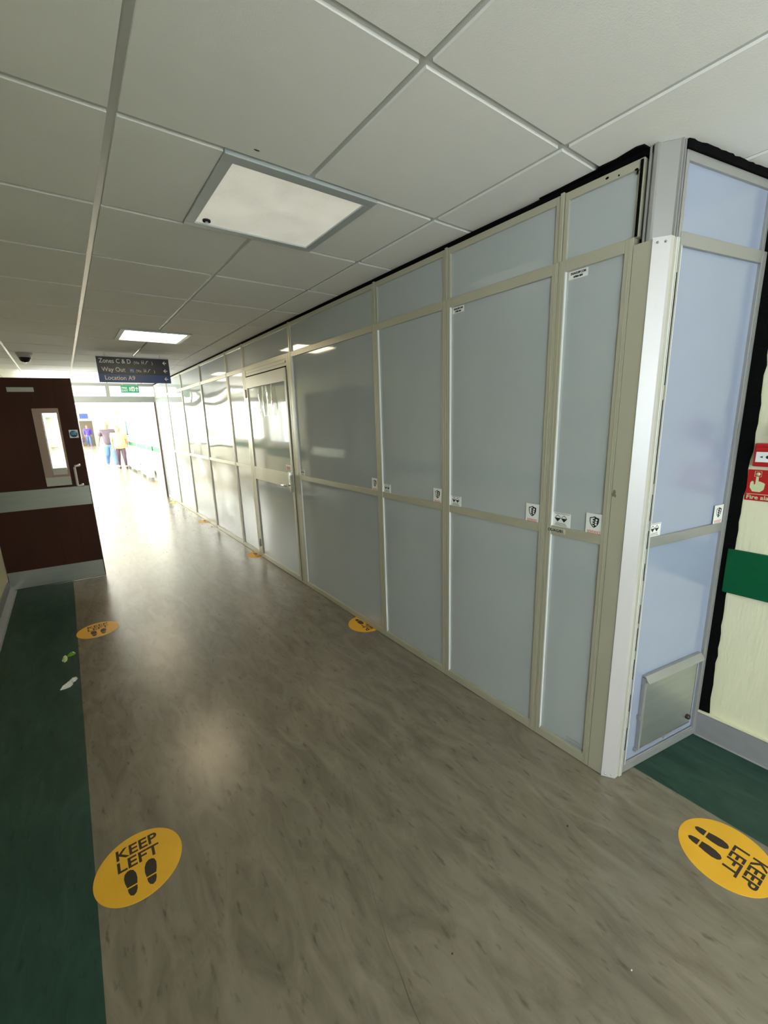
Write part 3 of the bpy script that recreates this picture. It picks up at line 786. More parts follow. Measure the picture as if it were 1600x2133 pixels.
for i in range(N + 1):
    z = 0.132 + (H - 0.132) * i / N
    lo = 0.503 + random.uniform(-0.004, 0.004) + (0.006 * math.sin(z * 3))
    vs += [(XR - 0.006, lo, z), (XR - 0.010, 0.562, z), (XR + 0.001, lo, z), (XR + 0.001, 0.562, z)]
for i in range(N):
    a = 4 * i; b = a + 4
    fs += [(a, a + 1, b + 1, b), (a + 2, b + 2, b + 3, a + 3), (a, b, b + 2, a + 2), (a + 1, a + 3, b + 3, b + 1)]
fs += [(0, 2, 3, 1), (4 * N, 4 * N + 1, 4 * N + 3, 4 * N + 2)]
mb.add(vs, fs)
tag(build('foam_strip', mb, BLACK), 'upright black ragged foam strip between the end screen and cream wall', 'foam strip')

# ------------------------------------------------------------------ fire alarm point and sign on the right wall (local X = -y, facing -x)
cp = empty('fire_alarm_sign', 'red FIRE ALARM notice with pointing hand, partly cut off by the picture edge', 'sign', (XR - 0.0005, 0.500, 0), MR)
mb = MB(); mb.box(0, 0.200, -0.003, 0, 1.166, 1.294); build('sign_board', mb, RED, cp, 0.0008)
mb = MB(); y0, y1 = -0.0042, -0.0028
def bx(a, b, c, d): mb.box(a, b, y0, y1, c, d)
mb.lathe([(0.0072, -0.0042), (0.0072, -0.0028)], (0.033, 0, 1.2765), 'y', 20)
for a, b, c, d in ((0.022, 0.044, 1.2875, 1.2885), (0.022, 0.044, 1.2655, 1.2665), (0.022, 0.023, 1.2665, 1.2875), (0.043, 0.044, 1.2665, 1.2875)): bx(a, b, c, d)
mb.prism([(0.0285, 1.265), (0.028, 1.235), (0.024, 1.232), (0.022, 1.246), (0.016, 1.247), (0.012, 1.240), (0.012, 1.220), (0.022, 1.204), (0.046, 1.203), (0.057, 1.214), (0.059, 1.238), (0.054, 1.242), (0.050, 1.243), (0.046, 1.245), (0.041, 1.247), (0.037, 1.247), (0.0365, 1.265)], y0, y1, 'xz')
bx(0.004, 0.196, 1.1925, 1.1945)
build('hand_symbol', mb, LUMI, cp)
mb = MB(); mb.text('Fire alarm', 0.0235, (0.005, -0.0036, 1.1725), bold=0.0003, sx=1.06); mb.text('call point', 0.0235, (0.118, -0.0036, 1.1725), bold=0.0003, sx=0.85)
mb.prism([(0.075, 1.230), (0.090, 1.238), (0.090, 1.233), (0.120, 1.233), (0.120, 1.227), (0.090, 1.227), (0.090, 1.222)][::-1], y0, y1, 'xz')
build('lettering', mb, LUMI, cp)
cb = empty('fire_call_point', 'red manual call point box with white press panel above the fire notice', 'fire call point', (XR - 0.0005, 0.486, 0), MR)
mb = MB(); mb.box(0, 0.092, -0.030, 0, 1.310, 1.402); build('call_box', mb, RED, cb, 0.004)
mb = MB(); mb.box(0.008, 0.084, -0.0325, -0.029, 1.328, 1.369); pp = build('press_panel', mb, WHITE, cb, 0.001)
mb = MB()
for s, x0 in ((1, 0.020), (-1, 0.072)):
    mb.prism([(x0, 1.349), (x0 + s * 0.010, 1.353), (x0 + s * 0.010, 1.345)] if s > 0 else [(x0, 1.349), (x0 + s * 0.010, 1.345), (x0 + s * 0.010, 1.353)], -0.0335, -0.0323, 'xz')
mb.lathe([(0.0065, -0.0335), (0.0065, -0.0323)], (0.046, 0, 1.349), 'y', 18); build('arrow_print', mb, INK, pp)
mb = MB(); mb.box(0.006, 0.086, -0.036, -0.031, 1.372, 1.386); build('hinge_cover', mb, RED, cb, 0.002)
sd = MB(); sd.lathe([(0.050, 0.0), (0.050, -0.020), (0.046, -0.045), (0.034, -0.062), (0.018, -0.066)], (0, 0, 0), 'y', 36)
s_ = build('alarm_sounder', sd, RED, None, loc=(XR - 0.001, 0.385, 1.452), rz=MR); tag(s_, 'round red alarm sounder above the call point at picture edge', 'alarm sounder')
mb = MB(); mb.lathe([(0.012, -0.066), (0.012, -0.069)], (0, 0, 0), 'y', 20); build('sounder_cap', mb, WHITE, s_)

# ------------------------------------------------------------------ brown door leaf standing open across the corridor
dr = math.atan2(5.197 - 5.314, 0.132 + 0.673)
dl = empty('corridor_door', 'dark brown door standing open across the left side of the corridor', 'door', (-0.650, 5.311, 0), dr)
LW = 0.790
mb = MB(); th = 0.044
v0, v1, w0, w1 = 0.470, 0.640, 1.015, 1.715     # vision panel hole
mb.box(0, v0, 0, th, 0.006, 2.010); mb.box(v1, LW, 0, th, 0.006, 2.010); mb.box(v0, v1, 0, th, 0.006, w0); mb.box(v0, v1, 0, th, w1, 2.010)
build('leaf', mb, BROWN, dl, 0.002)
for nm, a, b, c, d, m_ in (('kick_plate', 0.006, LW - 0.004, 0.012, 0.186, STEEL), ('mid_plate', 0.006, LW - 0.004, 0.782, 0.972, STEEL), ('closer_plate', 0.300, 0.497, 1.884, 1.925, STEEL)):
    mb = MB(); mb.box(a, b, -0.0015, 0.001, c, d); build(nm, mb, m_, dl, 0.0006)
mb = MB(); mb.box(0.006, LW - 0.004, th - 0.001, th + 0.0015, 0.012, 0.186); mb.box(0.006, LW - 0.004, th - 0.001, th + 0.0015, 0.782, 0.972); build('rear_plate', mb, STEEL, dl, 0.0006)
VF = mat('pink_grey_bead', (0.36, 0.27, 0.24), 0.5)
mb = MB(); a, b, c, d = v0 - 0.020, v1 + 0.012, w0 - 0.022, w1 + 0.018; f1, f2 = -0.008, 0.052
mb.box(a, v0 + 0.045, f1, f2, c + 0.0, d); mb.box(v1 - 0.005, b, f1, f2, c, d); mb.box(v0 + 0.045, v1 - 0.005, f1, f2, w1 - 0.025, d); mb.box(v0 + 0.045, v1 - 0.005, f1, f2, c, w0 + 0.125)
vf = build('vision_frame', mb, VF, dl, 0.002)
mb = MB(); mb.box(v0 + 0.045, v1 - 0.005, 0.019, 0.025, w0 + 0.125, w1 - 0.025); build('pane', mb, GLASS, vf)
mb = MB(); mb.box(a + 0.002, b - 0.002, -0.0095, -0.0078, c, c + 0.085); mb.box(v0 + 0.05, v1 - 0.006, -0.0095, -0.0078, w0 + 0.085, w0 + 0.150); lb_ = build('push_sticker', mb, mat('pale_sticker', (0.52, 0.54, 0.50), 0.4), vf)
mb = MB(); mb.box(0.704, 0.776, -0.0018, 0.0005, 1.448, 1.526); bs = build('mandatory_sticker', mb, PAPER, dl); bs['label'] = 'white square with blue disc'
mb = MB(); mb.lathe([(0.032, -0.0024), (0.032, -0.0015)], (0.740, 0, 1.487), 'y', 32); build('blue_disc', mb, STICKERBLUE, bs)
mb = MB(); mb.text('Fire door', 0.0105, (0.740, -0.0028, 1.492), align='CENTER'); mb.text('keep shut', 0.0105, (0.740, -0.0028, 1.478), align='CENTER'); build('disc_lettering', mb, PAPER, bs)
mb = MB(); hx = 0.702; mb.tube([(hx + 0.034, -0.001, 1.178), (hx + 0.030, -0.040, 1.178), (hx + 0.004, -0.055, 1.176), (hx, -0.055, 1.165), (hx, -0.055, 0.990), (hx + 0.004, -0.055, 0.982), (hx + 0.030, -0.040, 0.980), (hx + 0.034, -0.001, 0.980)], 0.011, 14)
hd = build('pull_handle', mb, ALUW, dl)
for z in (1.178, 0.980):
    mb = MB(); mb.lathe([(0.017, 0.0), (0.017, -0.006)], (hx + 0.032, 0, z), 'y', 20); build('rose', mb, CHROME, hd)
mb = MB(); mb.box(-0.004, 0.004, -0.004, th + 0.002, 0.15, 0.25); mb.box(-0.004, 0.004, -0.004, th + 0.002, 0.95, 1.05); mb.box(-0.004, 0.004, -0.004, th + 0.002, 1.75, 1.85); build('hinge', mb, CHROME, dl)

# closed brown double doors in the left wall further on (seen mirrored in the screens)
for i, (ya, yb) in enumerate(((5.66, 6.765), (6.775, 7.88))):
    mb = MB(); mb.box(XL - 0.07, XL - 0.026, ya, yb, 0.006, 2.004); dd = struct('door_%d' % (i + 1), mb, BROWN, 0.002)
    for c, d in ((0.012, 0.19), (0.86, 1.02)):
        mb = MB(); mb.box(XL - 0.027, XL - 0.0245, ya + 0.01, yb - 0.01, c, d); build('plate', mb, STEEL, dd)
mb = MB(); mb.box(XL - 0.10, XL + 0.012, 5.60, 5.66, 0, 2.06); mb.box(XL - 0.10, XL + 0.012, 7.88, 7.94, 0, 2.06); mb.box(XL - 0.10, XL + 0.012, 5.66, 7.88, 2.004, 2.06)
struct('trim_6', mb, BROWN, 0.002)
mb = MB(); mb.box(XL - 0.14, XL - 0.10, 5.6, 7.95, 0, 2.06); struct('door_3', mb, DARK)

# ------------------------------------------------------------------ hanging direction sign
sg = empty('direction_sign', 'dark blue hanging sign for Zones C and D, Way Out, Location A9', 'sign', (0.800, 6.0, 0))
xa, xb, z0, z1, zs = -0.374, 0.377, 2.046, 2.329, 2.142
mb = MB(); mb.box(xa, xb, -0.012, 0.012, z0, zs); build('blue_board', mb, BLUE, sg, 0.001)
mb = MB(); mb.box(xa, xb, -0.012, 0.012, zs + 0.0008, z1); build('navy_board', mb, NAVY, sg, 0.001)
mb = MB(); mb.box(xa, xb, -0.016, 0.016, z1 + 0.0002, z1 + 0.012); build('top_rail', mb, ALUW, sg)
for x in (xa + 0.09, 0.0, xb - 0.09):
    mb = MB(); mb.lathe([(0.004, z1 + 0.012), (0.004, H + 0.004)], (x, 0, 0), 'z', 10); mb.lathe([(0.012, z1 + 0.012), (0.010, z1 + 0.022)], (x, 0, 0), 'z', 14); build('hanger', mb, WHITE, sg)
mb = MB()
tx = xa + 0.045; ty = -0.0126
def icons(x, z, s):
    # two little lift passengers in a box and a stair line
    for k in (0, 1):
        cx = x + s * (0.16 + 0.30 * k)
        mb.box(cx - s * 0.035, cx + s * 0.035, ty - 0.0005, ty + 0.0005, z, z + s * 0.52)
        mb.lathe([(s * 0.06, ty - 0.0005), (s * 0.06, ty + 0.0005)], (cx, 0, z + s * 0.64), 'y', 10)
    mb.box(x + s * 0.10, x + s * 0.52, ty - 0.0005, ty + 0.0005, z + s * 0.26, z + s * 0.33)
    a = x + s * 0.72
    mb.prism([(a, z + s * 0.02), (a + s * 0.10, z + s * 0.02), (a + s * 0.42, z + s * 0.56), (a + s * 0.60, z + s * 0.56), (a + s * 0.60, z + s * 0.64), (a + s * 0.36, z + s * 0.64)], ty - 0.0005, ty + 0.0005, 'xz')
def arrow(x, z, s):
    mb.prism([(x, z), (x + s * 0.5, z - s * 0.5), (x + s * 0.66, z - s * 0.42), (x + s * 0.34, z - s * 0.10), (x + s, z - s * 0.10), (x + s, z + s * 0.10), (x + s * 0.34, z + s * 0.10), (x + s * 0.66, z + s * 0.42), (x + s * 0.5, z + s * 0.5)], ty - 0.0005, ty + 0.0005, 'xz')
for zz in (2.282, 2.190, 2.092): arrow(xb - 0.072, zz + (0.004 if zz < 2.1 else 0), 0.044)
za = 2.262
mb.text('Zones C & D', 0.068, (tx - 0.022, ty, za), depth=0.0004, bold=0.0006, sx=0.86)
mb.text('(Via', 0.043, (tx + 0.325, ty, za), depth=0.0004, sx=0.85); icons(tx + 0.402, za - 0.002, 0.060); mb.text(')', 0.043, (tx + 0.515, ty, za), depth=0.0004)
zb = 2.168
mb.text('Way Out', 0.068, (tx - 0.006, ty, zb), depth=0.0004, bold=0.0006, sx=0.90)
mb.text('(Via', 0.043, (tx + 0.338, ty, zb), depth=0.0004, sx=0.85); icons(tx + 0.415, zb - 0.002, 0.060); mb.text(')', 0.043, (tx + 0.528, ty, zb), depth=0.0004)
mb.text('Location A9', 0.068, (tx + 0.010, ty, 2.076), depth=0.0004, bold=0.0006, sx=0.92)
build('lettering', mb, SIGNW, sg)
mb = MB(); mb.box(tx + 0.272, tx + 0.328, ty - 0.0004, ty + 0.0005, zb - 0.008, zb + 0.044); pb = build('parking_patch', mb, BLUE, sg)
mb = MB(); mb.text('P3', 0.042, (tx + 0.279, ty - 0.0006, zb), depth=0.0004, bold=0.0004, sx=0.82); build('patch_lettering', mb, SIGNW, pb)

# fire exit sign just before the frame
ex = empty('exit_sign', 'green fire exit sign hanging just below the blue direction sign', 'sign', (1.175, 9.8, 0))
mb = MB(); mb.box(-0.155, 0.150, -0.010, 0.010, 2.172, 2.312); build('sign_board', mb, EXITG, ex, 0.001)
mb = MB(); ty = -0.0106
mb.text('FIRE', 0.050, (-0.142, ty, 2.245), bold=0.0006); mb.text('EXIT', 0.050, (-0.142, ty, 2.195), bold=0.0006)
mb.box(0.022, 0.078, ty - 0.0005, ty + 0.0005, 2.200, 2.286)
mb.prism([(0.113, 2.285), (0.090, 2.255), (0.090, 2.240), (0.106, 2.256), (0.106, 2.200), (0.120, 2.200), (0.120, 2.256), (0.136, 2.240), (0.136, 2.255)], ty - 0.0005, ty + 0.0005, 'xz')
mb.lathe([(0.007, ty - 0.0005), (0.007, ty + 0.0005)], (-0.002, 0, 2.276), 'y', 12)
mb.prism([(-0.010, 2.268), (-0.018, 2.245), (-0.008, 2.248), (-0.010, 2.228), (-0.020, 2.205), (-0.012, 2.202), (0.000, 2.224), (0.008, 2.204), (0.016, 2.206), (0.006, 2.232), (0.008, 2.250), (0.018, 2.246), (0.008, 2.268)], ty - 0.0005, ty + 0.0005, 'xz')
build('pictogram', mb, SIGNW, ex)
mb = MB(); mb.prism([(0.030, 2.206), (0.036, 2.206), (0.048, 2.226), (0.056, 2.206), (0.062, 2.206), (0.056, 2.240), (0.066, 2.252), (0.050, 2.264), (0.036, 2.250), (0.046, 2.244)], ty - 0.0012, ty - 0.0004, 'xz'); build('running_figure', mb, EXITG, ex)
for x in (-0.12, 0.12):
    mb = MB(); mb.lathe([(0.003, 2.312), (0.003, H + 0.004)], (x, 0, 0), 'z', 8); build('hanger', mb, WHITE, ex)

# dome camera
dc = empty('security_camera', 'small smoked dome camera on the ceiling above the brown door', 'security camera', (-0.215, 6.42, H))
mb = MB(); mb.lathe([(0.075, 0.001), (0.075, -0.012), (0.062, -0.045), (0.060, -0.048)], (0, 0, 0), 'z', 36); build('mount', mb, mat('dome_mount', (0.45, 0.42, 0.40), 0.4), dc)
mb = MB(); mb.lathe([(0.056, -0.046), (0.055, -0.060), (0.047, -0.080), (0.030, -0.095), (0.010, -0.101)], (0, 0, 0), 'z', 36); build('dome', mb, DOME, dc)

# ------------------------------------------------------------------ KEEP LEFT floor stickers
def foot_poly(cx, cy, w, h, mirror, part):
    # outline of a shoe sole, toe up; part 0 = sole, 1 = heel
    out = []
    if part == 0:
        ctrl = [(-0.34, -0.12), (-0.46, 0.10), (-0.50, 0.30), (-0.40, 0.46), (-0.20, 0.53), (0.05, 0.54), (0.28, 0.47), (0.44, 0.30), (0.48, 0.10), (0.42, -0.12)]
    else:
        ctrl = [(0.40, -0.18), (0.38, -0.32), (0.26, -0.46), (0.04, -0.52), (-0.18, -0.46), (-0.30, -0.32), (-0.32, -0.18)]
    for a, b in ctrl: out.append((cx + (a if not mirror else -a) * w, cy + b * h))
    if part == 0: out = out if mirror else out[::-1]
    else: out = out if mirror else out[::-1]
    return out
def keep_left(label, x, y, rz):
    t = empty('floor_sticker', label, 'floor sticker', (x, y, 0), rz, 'round yellow KEEP LEFT floor stickers')
    mb = MB(); mb.lathe([(0.140, 0.0), (0.1398, 0.0009), (0.137, 0.0012)], (0, 0, 0), 'z', 72, 0, False); build('disc', mb, YELLOW, t)
    mb = MB(); z = 0.0015
    mb.text('KEEP', 0.062, (0, 0.060, z), 'xy', depth=0.0002, align='CENTER', bold=0.0012, sx=1.02)
    mb.text('LEFT', 0.062, (0, 0.006, z), 'xy', depth=0.0002, align='CENTER', bold=0.0012, sx=1.08)
    build('lettering', mb, FOOT, t)
    for s in (-1, 1):
        mb = MB()
        for p in (0, 1): mb.prism(foot_poly(s * 0.031, -0.056, 0.040, 0.098, s > 0, p), 0.0010, 0.0016, 'xy')
        build('footprint', mb, FOOT, t)
    return t
k0 = keep_left('large yellow KEEP LEFT sticker at lower left, nearest on the left', -0.020, 1.531, 0.0)
def place(label, x, y, rz, src=k0):
    c = copy_tree(src); c.location = (x, y, 0); c.rotation_euler = (0, 0, rz); c['label'] = label; return c
place('smaller yellow KEEP LEFT sticker further up the green stripe edge', -0.018, 3.790, 0.02)
place('yellow KEEP LEFT sticker at lower right, seen upside down', 1.652, 0.262, PI - 0.05)
place('yellow floor sticker half hidden under the wall, nearest of that row', 1.655, 2.520, PI)
place('yellow floor sticker half under the wall, at the left foot of the white door', 1.657, 4.790, PI)
place('yellow floor sticker half under the wall, below the wavy screens', 1.657, 7.085, PI)
place('palest distant floor sticker half under the wall, nearest the far doorway', 1.657, 9.360, PI)

# ------------------------------------------------------------------ litter
mb = MB(); random.seed(3)
def crumple(pts, thick, amp, mi=0):
    n = len(pts); c = (sum(p[0] for p in pts) / n, sum(p[1] for p in pts) / n)
    rings = [0.0, 0.35, 0.7, 1.0]; vs = []; fs = []
    for r in rings:
        for p in pts:
            z = thick * (1 - r * r) + random.uniform(0, amp) + 0.001
            vs.append((c[0] + (p[0] - c[0]) * r, c[1] + (p[1] - c[1]) * r, z))
    for i in range(3):
        for k in range(n):
            k2 = (k + 1) % n
            fs.append((i * n + k, i * n + k2, (i + 1) * n + k2, (i + 1) * n + k))
    base = len(vs)
    for p in pts: vs.append((p[0], p[1], 0.0005))
    for k in range(n):
        k2 = (k + 1) % n
        fs.append((3 * n + k, 3 * n + k2, base + k2, base + k))
    fs.append(tuple(base + k for k in range(n))[::-1])
    mb.add(vs, fs, mi)
crumple([(-0.255, 3.010), (-0.235, 3.030), (-0.222, 3.048), (-0.205, 3.068), (-0.192, 3.078), (-0.186, 3.105), (-0.172, 3.112), (-0.165, 3.090), (-0.175, 3.068), (-0.188, 3.058), (-0.192, 3.030), (-0.205, 3.012), (-0.228, 3.006)], 0.016, 0.010)
tag(build('tissue', mb, mat('tissue_paper', (0.72, 0.70, 0.66), 0.8)), 'crumpled white tissue on the green floor stripe', 'litter')
mb = MB()
crumple([(-0.246, 3.405), (-0.236, 3.44), (-0.222, 3.455), (-0.214, 3.425), (-0.216, 3.395), (-0.230, 3.375)], 0.020, 0.012, 0)
crumple([(-0.224, 3.452), (-0.205, 3.475), (-0.180, 3.495), (-0.168, 3.480), (-0.172, 3.455), (-0.196, 3.445)], 0.014, 0.008, 1)
tag(build('flower_head', mb, [mat('pale_petal', (0.60, 0.68, 0.30), 0.6), mat('leaf_green', (0.14, 0.32, 0.02), 0.5)]), 'dropped pale green flower scrap above the tissue on green floor', 'litter')
for lb_, x, y, r, m_ in (('tiny black speck on the floor left of the lower right sticker', 1.268 * 1.037, 0.640 * 1.037, 0.0045, INK), ('tiny dark speck on the floor at bottom centre', 0.682, 0.655, 0.0035, INK),
                         ('tiny white speck on the floor near the bottom right', 1.054, 0.318, 0.003, PAPER), ('small brown twig on the floor beside the far screens', 1.600, 6.62, 0.012, BROWN)):
    mb = MB(); mb.ball((x, y, 0.0015), r, r * 0.7, 0.0015 if r < 0.01 else 0.004, 12, 6); tag(build('debris', mb, m_), lb_, 'litter')

# ------------------------------------------------------------------ far corridor fittings
def radiator(y0, y1, label):
    t = empty('radiator', label, 'radiator', (XFR, (y0 + y1) / 2, 0), 0, 'low radiators in the far corridor')
    hl = (y1 - y0) / 2
    mb = MB(); mb.box(-0.162, -0.052, -hl, hl, 0.10, 0.34); build('casing', mb, mat('radiator_grey', (0.32, 0.34, 0.33), 0.5), t, 0.01)
    mb = MB()
    for k in range(14):
        yy = -hl + 0.08 + (2 * hl - 0.16) * k / 13; mb.box(-0.166, -0.160, yy - 0.02, yy + 0.02, 0.14, 0.30)
    build('grille', mb, ALUW, t)
    for s in (-1, 1):
        mb = MB(); mb.box(-0.15, -0.06, s * (hl - 0.15) - 0.02, s * (hl - 0.15) + 0.02, 0, 0.10); build('foot', mb, SKIRT, t)
        mb = MB(); mb.box(-0.052, -0.001, s * (hl - 0.15) - 0.02, s * (hl - 0.15) + 0.02, 0.18, 0.24); build('bracket', mb, SKIRT, t)
radiator(13.3, 15.1, 'low grey radiator on the far corridor wall, nearer of two')
radiator(16.0, 18.7, 'low grey radiator on the far corridor wall, further of two')
def pipe(y, label):
    t = empty('wall_pipe', label, 'wall pipe', (XFR - 0.03, y, 0), 0, 'upright pipes on the far corridor wall')
    mb = MB(); mb.tube([(0, 0, 0.36), (0, 0, 2.20)], 0.014, 10); build('pipe', mb, ALUW, t)
    mb = MB(); mb.box(-0.03, 0.03, -0.035, 0.035, 2.16, 2.26); mb.tube([(0, -0.16, 2.22), (0, 0.16, 2.24)], 0.012, 8); build('valve', mb, FRAMEG, t, 0.004)
    mb = MB(); mb.box(-0.02, 0.03, -0.03, 0.03, 0.34, 0.42); build('elbow', mb, FRAMEG, t, 0.004)
pipe(14.25, 'upright white pipe with dark valve on the far wall, nearer one'); pipe(16.4, 'upright white pipe with valve on the far wall, further one')
mb = MB(); mb.box(XFR - 0.05, XFR - 0.001, 18.5, 18.62, 1.2, 1.62); mb.box(XFR - 0.06, XFR - 0.001, 18.44, 18.68, 1.62, 1.76)
tag(build('wall_dispenser', mb, mat('slate', (0.10, 0.16, 0.19), 0.5), None, 0.01), 'slim dark grey dispenser on the far wall right of the walkers', 'dispenser')
mb = MB(); mb.box(XFR - 0.12, XFR - 0.081, 20.38, 20.46, 2.03, 2.11)
tag(build('alarm_beacon', mb, mat('orange_beacon', (0.55, 0.16, 0.05), 0.4), None, 0.008), 'small orange beacon high on the far frame', 'alarm beacon')
fs_ = empty('blue_sign', 'distant blue hanging sign at the left beside the brown door edge', 'sign', (1.17, 32.0, 0))
mb = MB(); mb.box(-0.24, 0.20, -0.012, 0.012, 2.04, 2.34); build('sign_board', mb, mat('far_blue', (0.03, 0.06, 0.30), 0.4), fs_, 0.001)
for x in (-0.2, 0.16):
    mb = MB(); mb.lathe([(0.004, 2.34), (0.004, H + 0.003)], (x, 0, 0), 'z', 8); build('hanger', mb, WHITE, fs_)
FL = {15.0: 'far corridor ceiling light nearest the frame, edge-on', 19.2: 'far corridor ceiling light just before the second frame', 24.0: 'edge-on ceiling light just beyond the second frame', 30.0: 'most distant ceiling light, a bright sliver near the far blue sign'}
for y in FL:
    mb = MB(); mb.box(0.50, 1.10, y, y + 0.58, H - 0.006, H + 0.003)
    tag(build('ceiling_light', mb, LAMP), FL[y], 'ceiling light', 'far corridor ceiling lights')

# ------------------------------------------------------------------ people
def skin_mesh(name, chains, m, parent, sub=2):
    """chains: list of point lists [(x,y,z,r),...]; first point of later chains may reuse an earlier index via ('ref', i)"""
    vs = []; es = []; rad = []; key = {}
    for ch in chains:
        prev = None
        for p in ch:
            k = tuple(round(c, 4) for c in p[:3])
            if k in key: i = key[k]
            else: i = len(vs); key[k] = i; vs.append(p[:3]); rad.append(p[3])
            if prev is not None: es.append((prev, i))
            prev = i
    me = bpy.data.meshes.new(name); me.from_pydata(vs, es, []); me.update()
    o = bpy.data.objects.new(name, me); COL.objects.link(o)
    sk = o.modifiers.new('skin', 'SKIN'); sk.use_smooth_shade = True
    for i, r in enumerate(rad):
        rr = r if isinstance(r, tuple) else (r, r)
        o.data.skin_vertices[0].data[i].radius = rr
    o.data.skin_vertices[0].data[0].use_root = True
    ss = o.modifiers.new('sub', 'SUBSURF'); ss.levels = sub; ss.render_levels = sub
    dg = bpy.context.evaluated_depsgraph_get()
    nm = bpy.data.meshes.new_from_object(o.evaluated_get(dg))
    bpy.data.objects.remove(o)
    nm.materials.clear(); nm.materials.append(m)
    for p in nm.polygons: p.use_smooth = True
    ob = bpy.data.objects.new(name, nm); COL.objects.link(ob)
    if parent: ob.parent = parent
    return ob
def person(label, loc, rz, s, mats, pose, build_=1.0, hair_long=False, loose=False, extra=None):
    """figure facing -Y locally; s scales a 1.75 m body"""
    t = empty('person', label, 'person', loc, rz); t.scale = (s, s, s)
    b = build_; P = pose
    pel = (0, 0, 0.93, 0.118 * b); wai = (0, 0.0, 1.06, 0.112 * b); che = (0, 0.0, 1.24, 0.145 * b); upc = (0, 0.01, 1.38, 0.12 * b)
    nec = (0, 0.005, 1.49, 0.055); hd0 = (0, -0.015, 1.57, 0.075); hd1 = (0, -0.015, 1.66, 0.088); hd2 = (0, -0.01, 1.72, 0.06)
    chains = [[pel, wai, che, upc, nec, hd0, hd1, hd2]]
    arms = {}
    for side in (-1, 1):
        A_ = P['arm' + ('R' if side > 0 else 'L')]
        sh = (side * 0.175 * b, 0.01, 1.40, 0.062 * b); el = (*A_[0], 0.045); wr = (*A_[1], 0.029); pa = (*A_[2], 0.032)
        chains.append([upc, sh, el, wr, pa])
        d = (Vector(pa[:3]) - Vector(wr[:3])).normalized(); across = Vector((0, 1, 0)); curl = d.cross(across).normalized() * (-side)
        for q in range(4):
            base = Vector(pa[:3]) + across * (0.026 - 0.018 * q) + d * 0.018
            ln = (0.036, 0.042, 0.039, 0.030)[q]
            p1 = base + d * ln - curl * 0.004; p2 = p1 + d * ln * 0.7 - curl * 0.016
            chains.append([pa, (*base, 0.010), (*p1, 0.0088), (*p2, 0.0072)])
        th0 = Vector(pa[:3]) - d * 0.018 - across * 0.030; th1 = th0 + d * 0.030 - across * 0.020
        chains.append([pa, (*th0, 0.011), (*th1, 0.0085)])
        L_ = P['leg' + ('R' if side > 0 else 'L')]
        hp = (side * 0.090 * b, 0, 0.88, 0.088 * b); kn = (*L_[0], 0.062 * b); an = (*L_[1], 0.042); to = (*L_[2], 0.036)
        midc = ((kn[0] + an[0]) / 2, (kn[1] + an[1]) / 2 + 0.012, (kn[2] + an[2]) / 2 + 0.06, 0.056)
        chains.append([pel, hp, kn, midc, an, to])
        arms[side] = (sh, el, wr, hp, kn, an, to, midc)
    body = skin_mesh('body', chains, mats['skin'], t)
    # face features
    mb = MB(); mb.ball((0, -0.108, 1.600), 0.013, 0.018, 0.024, 10, 8)
    for k in (-1, 1): mb.ball((k * 0.085, 0.0, 1.610), 0.012, 0.020, 0.032, 10, 8)
    build('nose_and_ears', mb, mats['skin'], t)
    mb = MB()
    for k in (-1, 1): mb.ball((k * 0.032, -0.092, 1.630), 0.011, 0.008, 0.007, 10, 8)
    build('eyes', mb, INK, t)
    mb = MB(); mb.ball((0, -0.094, 1.555), 0.024, 0.008, 0.006, 10, 6); build('mouth', mb, REDINK, t)
    hc = MB(); hc.ball((0, 0.012, 1.675), 0.094, 0.098, 0.088, 20, 14)
    if hair_long: hc.ball((0, 0.045, 1.58), 0.090, 0.062, 0.13, 18, 12)
    build('hair', hc, mats['hair'], t)
    g = 1.14
    # top
    hem = 0.84 if not loose else 0.78
    tr = [[(0, 0, hem, (0.15 if not loose else 0.215) * b * 1.06), (0, 0, 1.02, (0.135 if not loose else 0.185) * b * g), (0, 0, 1.24, (0.150 if not loose else 0.165) * b * g), (0, 0.01, 1.385, 0.125 * b * 1.10), (0, 0.008, 1.455, 0.070)]]
    for side in (-1, 1):
        sh, el, wr, *_ = arms[side]
        f = P.get('sleeve', 0.62)
        se = tuple(sh[i] + (el[i] - sh[i]) * f for i in range(3))
        tr.append([(0, 0.01, 1.385, 0.125 * b * 1.10), (*sh[:3], 0.082 * b * (1.15 if loose else 1)), (*se, (0.072 if not loose else 0.085) * b)] + ([(*tuple(el[i] + (wr[i] - el[i]) * 0.85 for i in range(3)), 0.05)] if P.get('long') else []))
    top = skin_mesh('top', tr, mats['top'], t)
    tro = [[(0, 0, 1.00, 0.142 * b), (0, 0, 0.90, 0.140 * b)]]
    for side in (-1, 1):
        sh, el, wr, hp, kn, an, to, midc = arms[side]
        k_ = P.get('trw', 1.18)
        tro.append([(0, 0, 0.90, 0.140 * b), (*hp[:3], 0.108 * b), (*kn[:3], kn[3] * k_ * 1.05), (*midc[:3], 0.062 * k_), (*an[:2], an[2] - 0.01, 0.054 * k_ * P.get('cuff', 1.0))])
    skin_mesh('trousers', tro, mats['trousers'], t)
    for side in (-1, 1):
        sh, el, wr, hp, kn, an, to, midc = arms[side]
        mb = MB(); a = Vector(an[:3]); b2 = Vector(to[:3]); 
        zf = min(a.z, b2.z)
        mb.ball(((a.x + b2.x) / 2, (a.y + b2.y) / 2 - 0.015, b2.z), 0.050, 0.135, 0.045, 16, 10); mb.ball((a.x, a.y, b2.z + 0.02), 0.045, 0.055, 0.055, 14, 8)
        build('shoe', mb, mats['shoe'], t)
    if extra: extra(t)
    return t
SKIN = mat('skin', (0.30, 0.13, 0.085), 0.5); SKIN2 = mat('skin_pale', (0.36, 0.19, 0.12), 0.5)
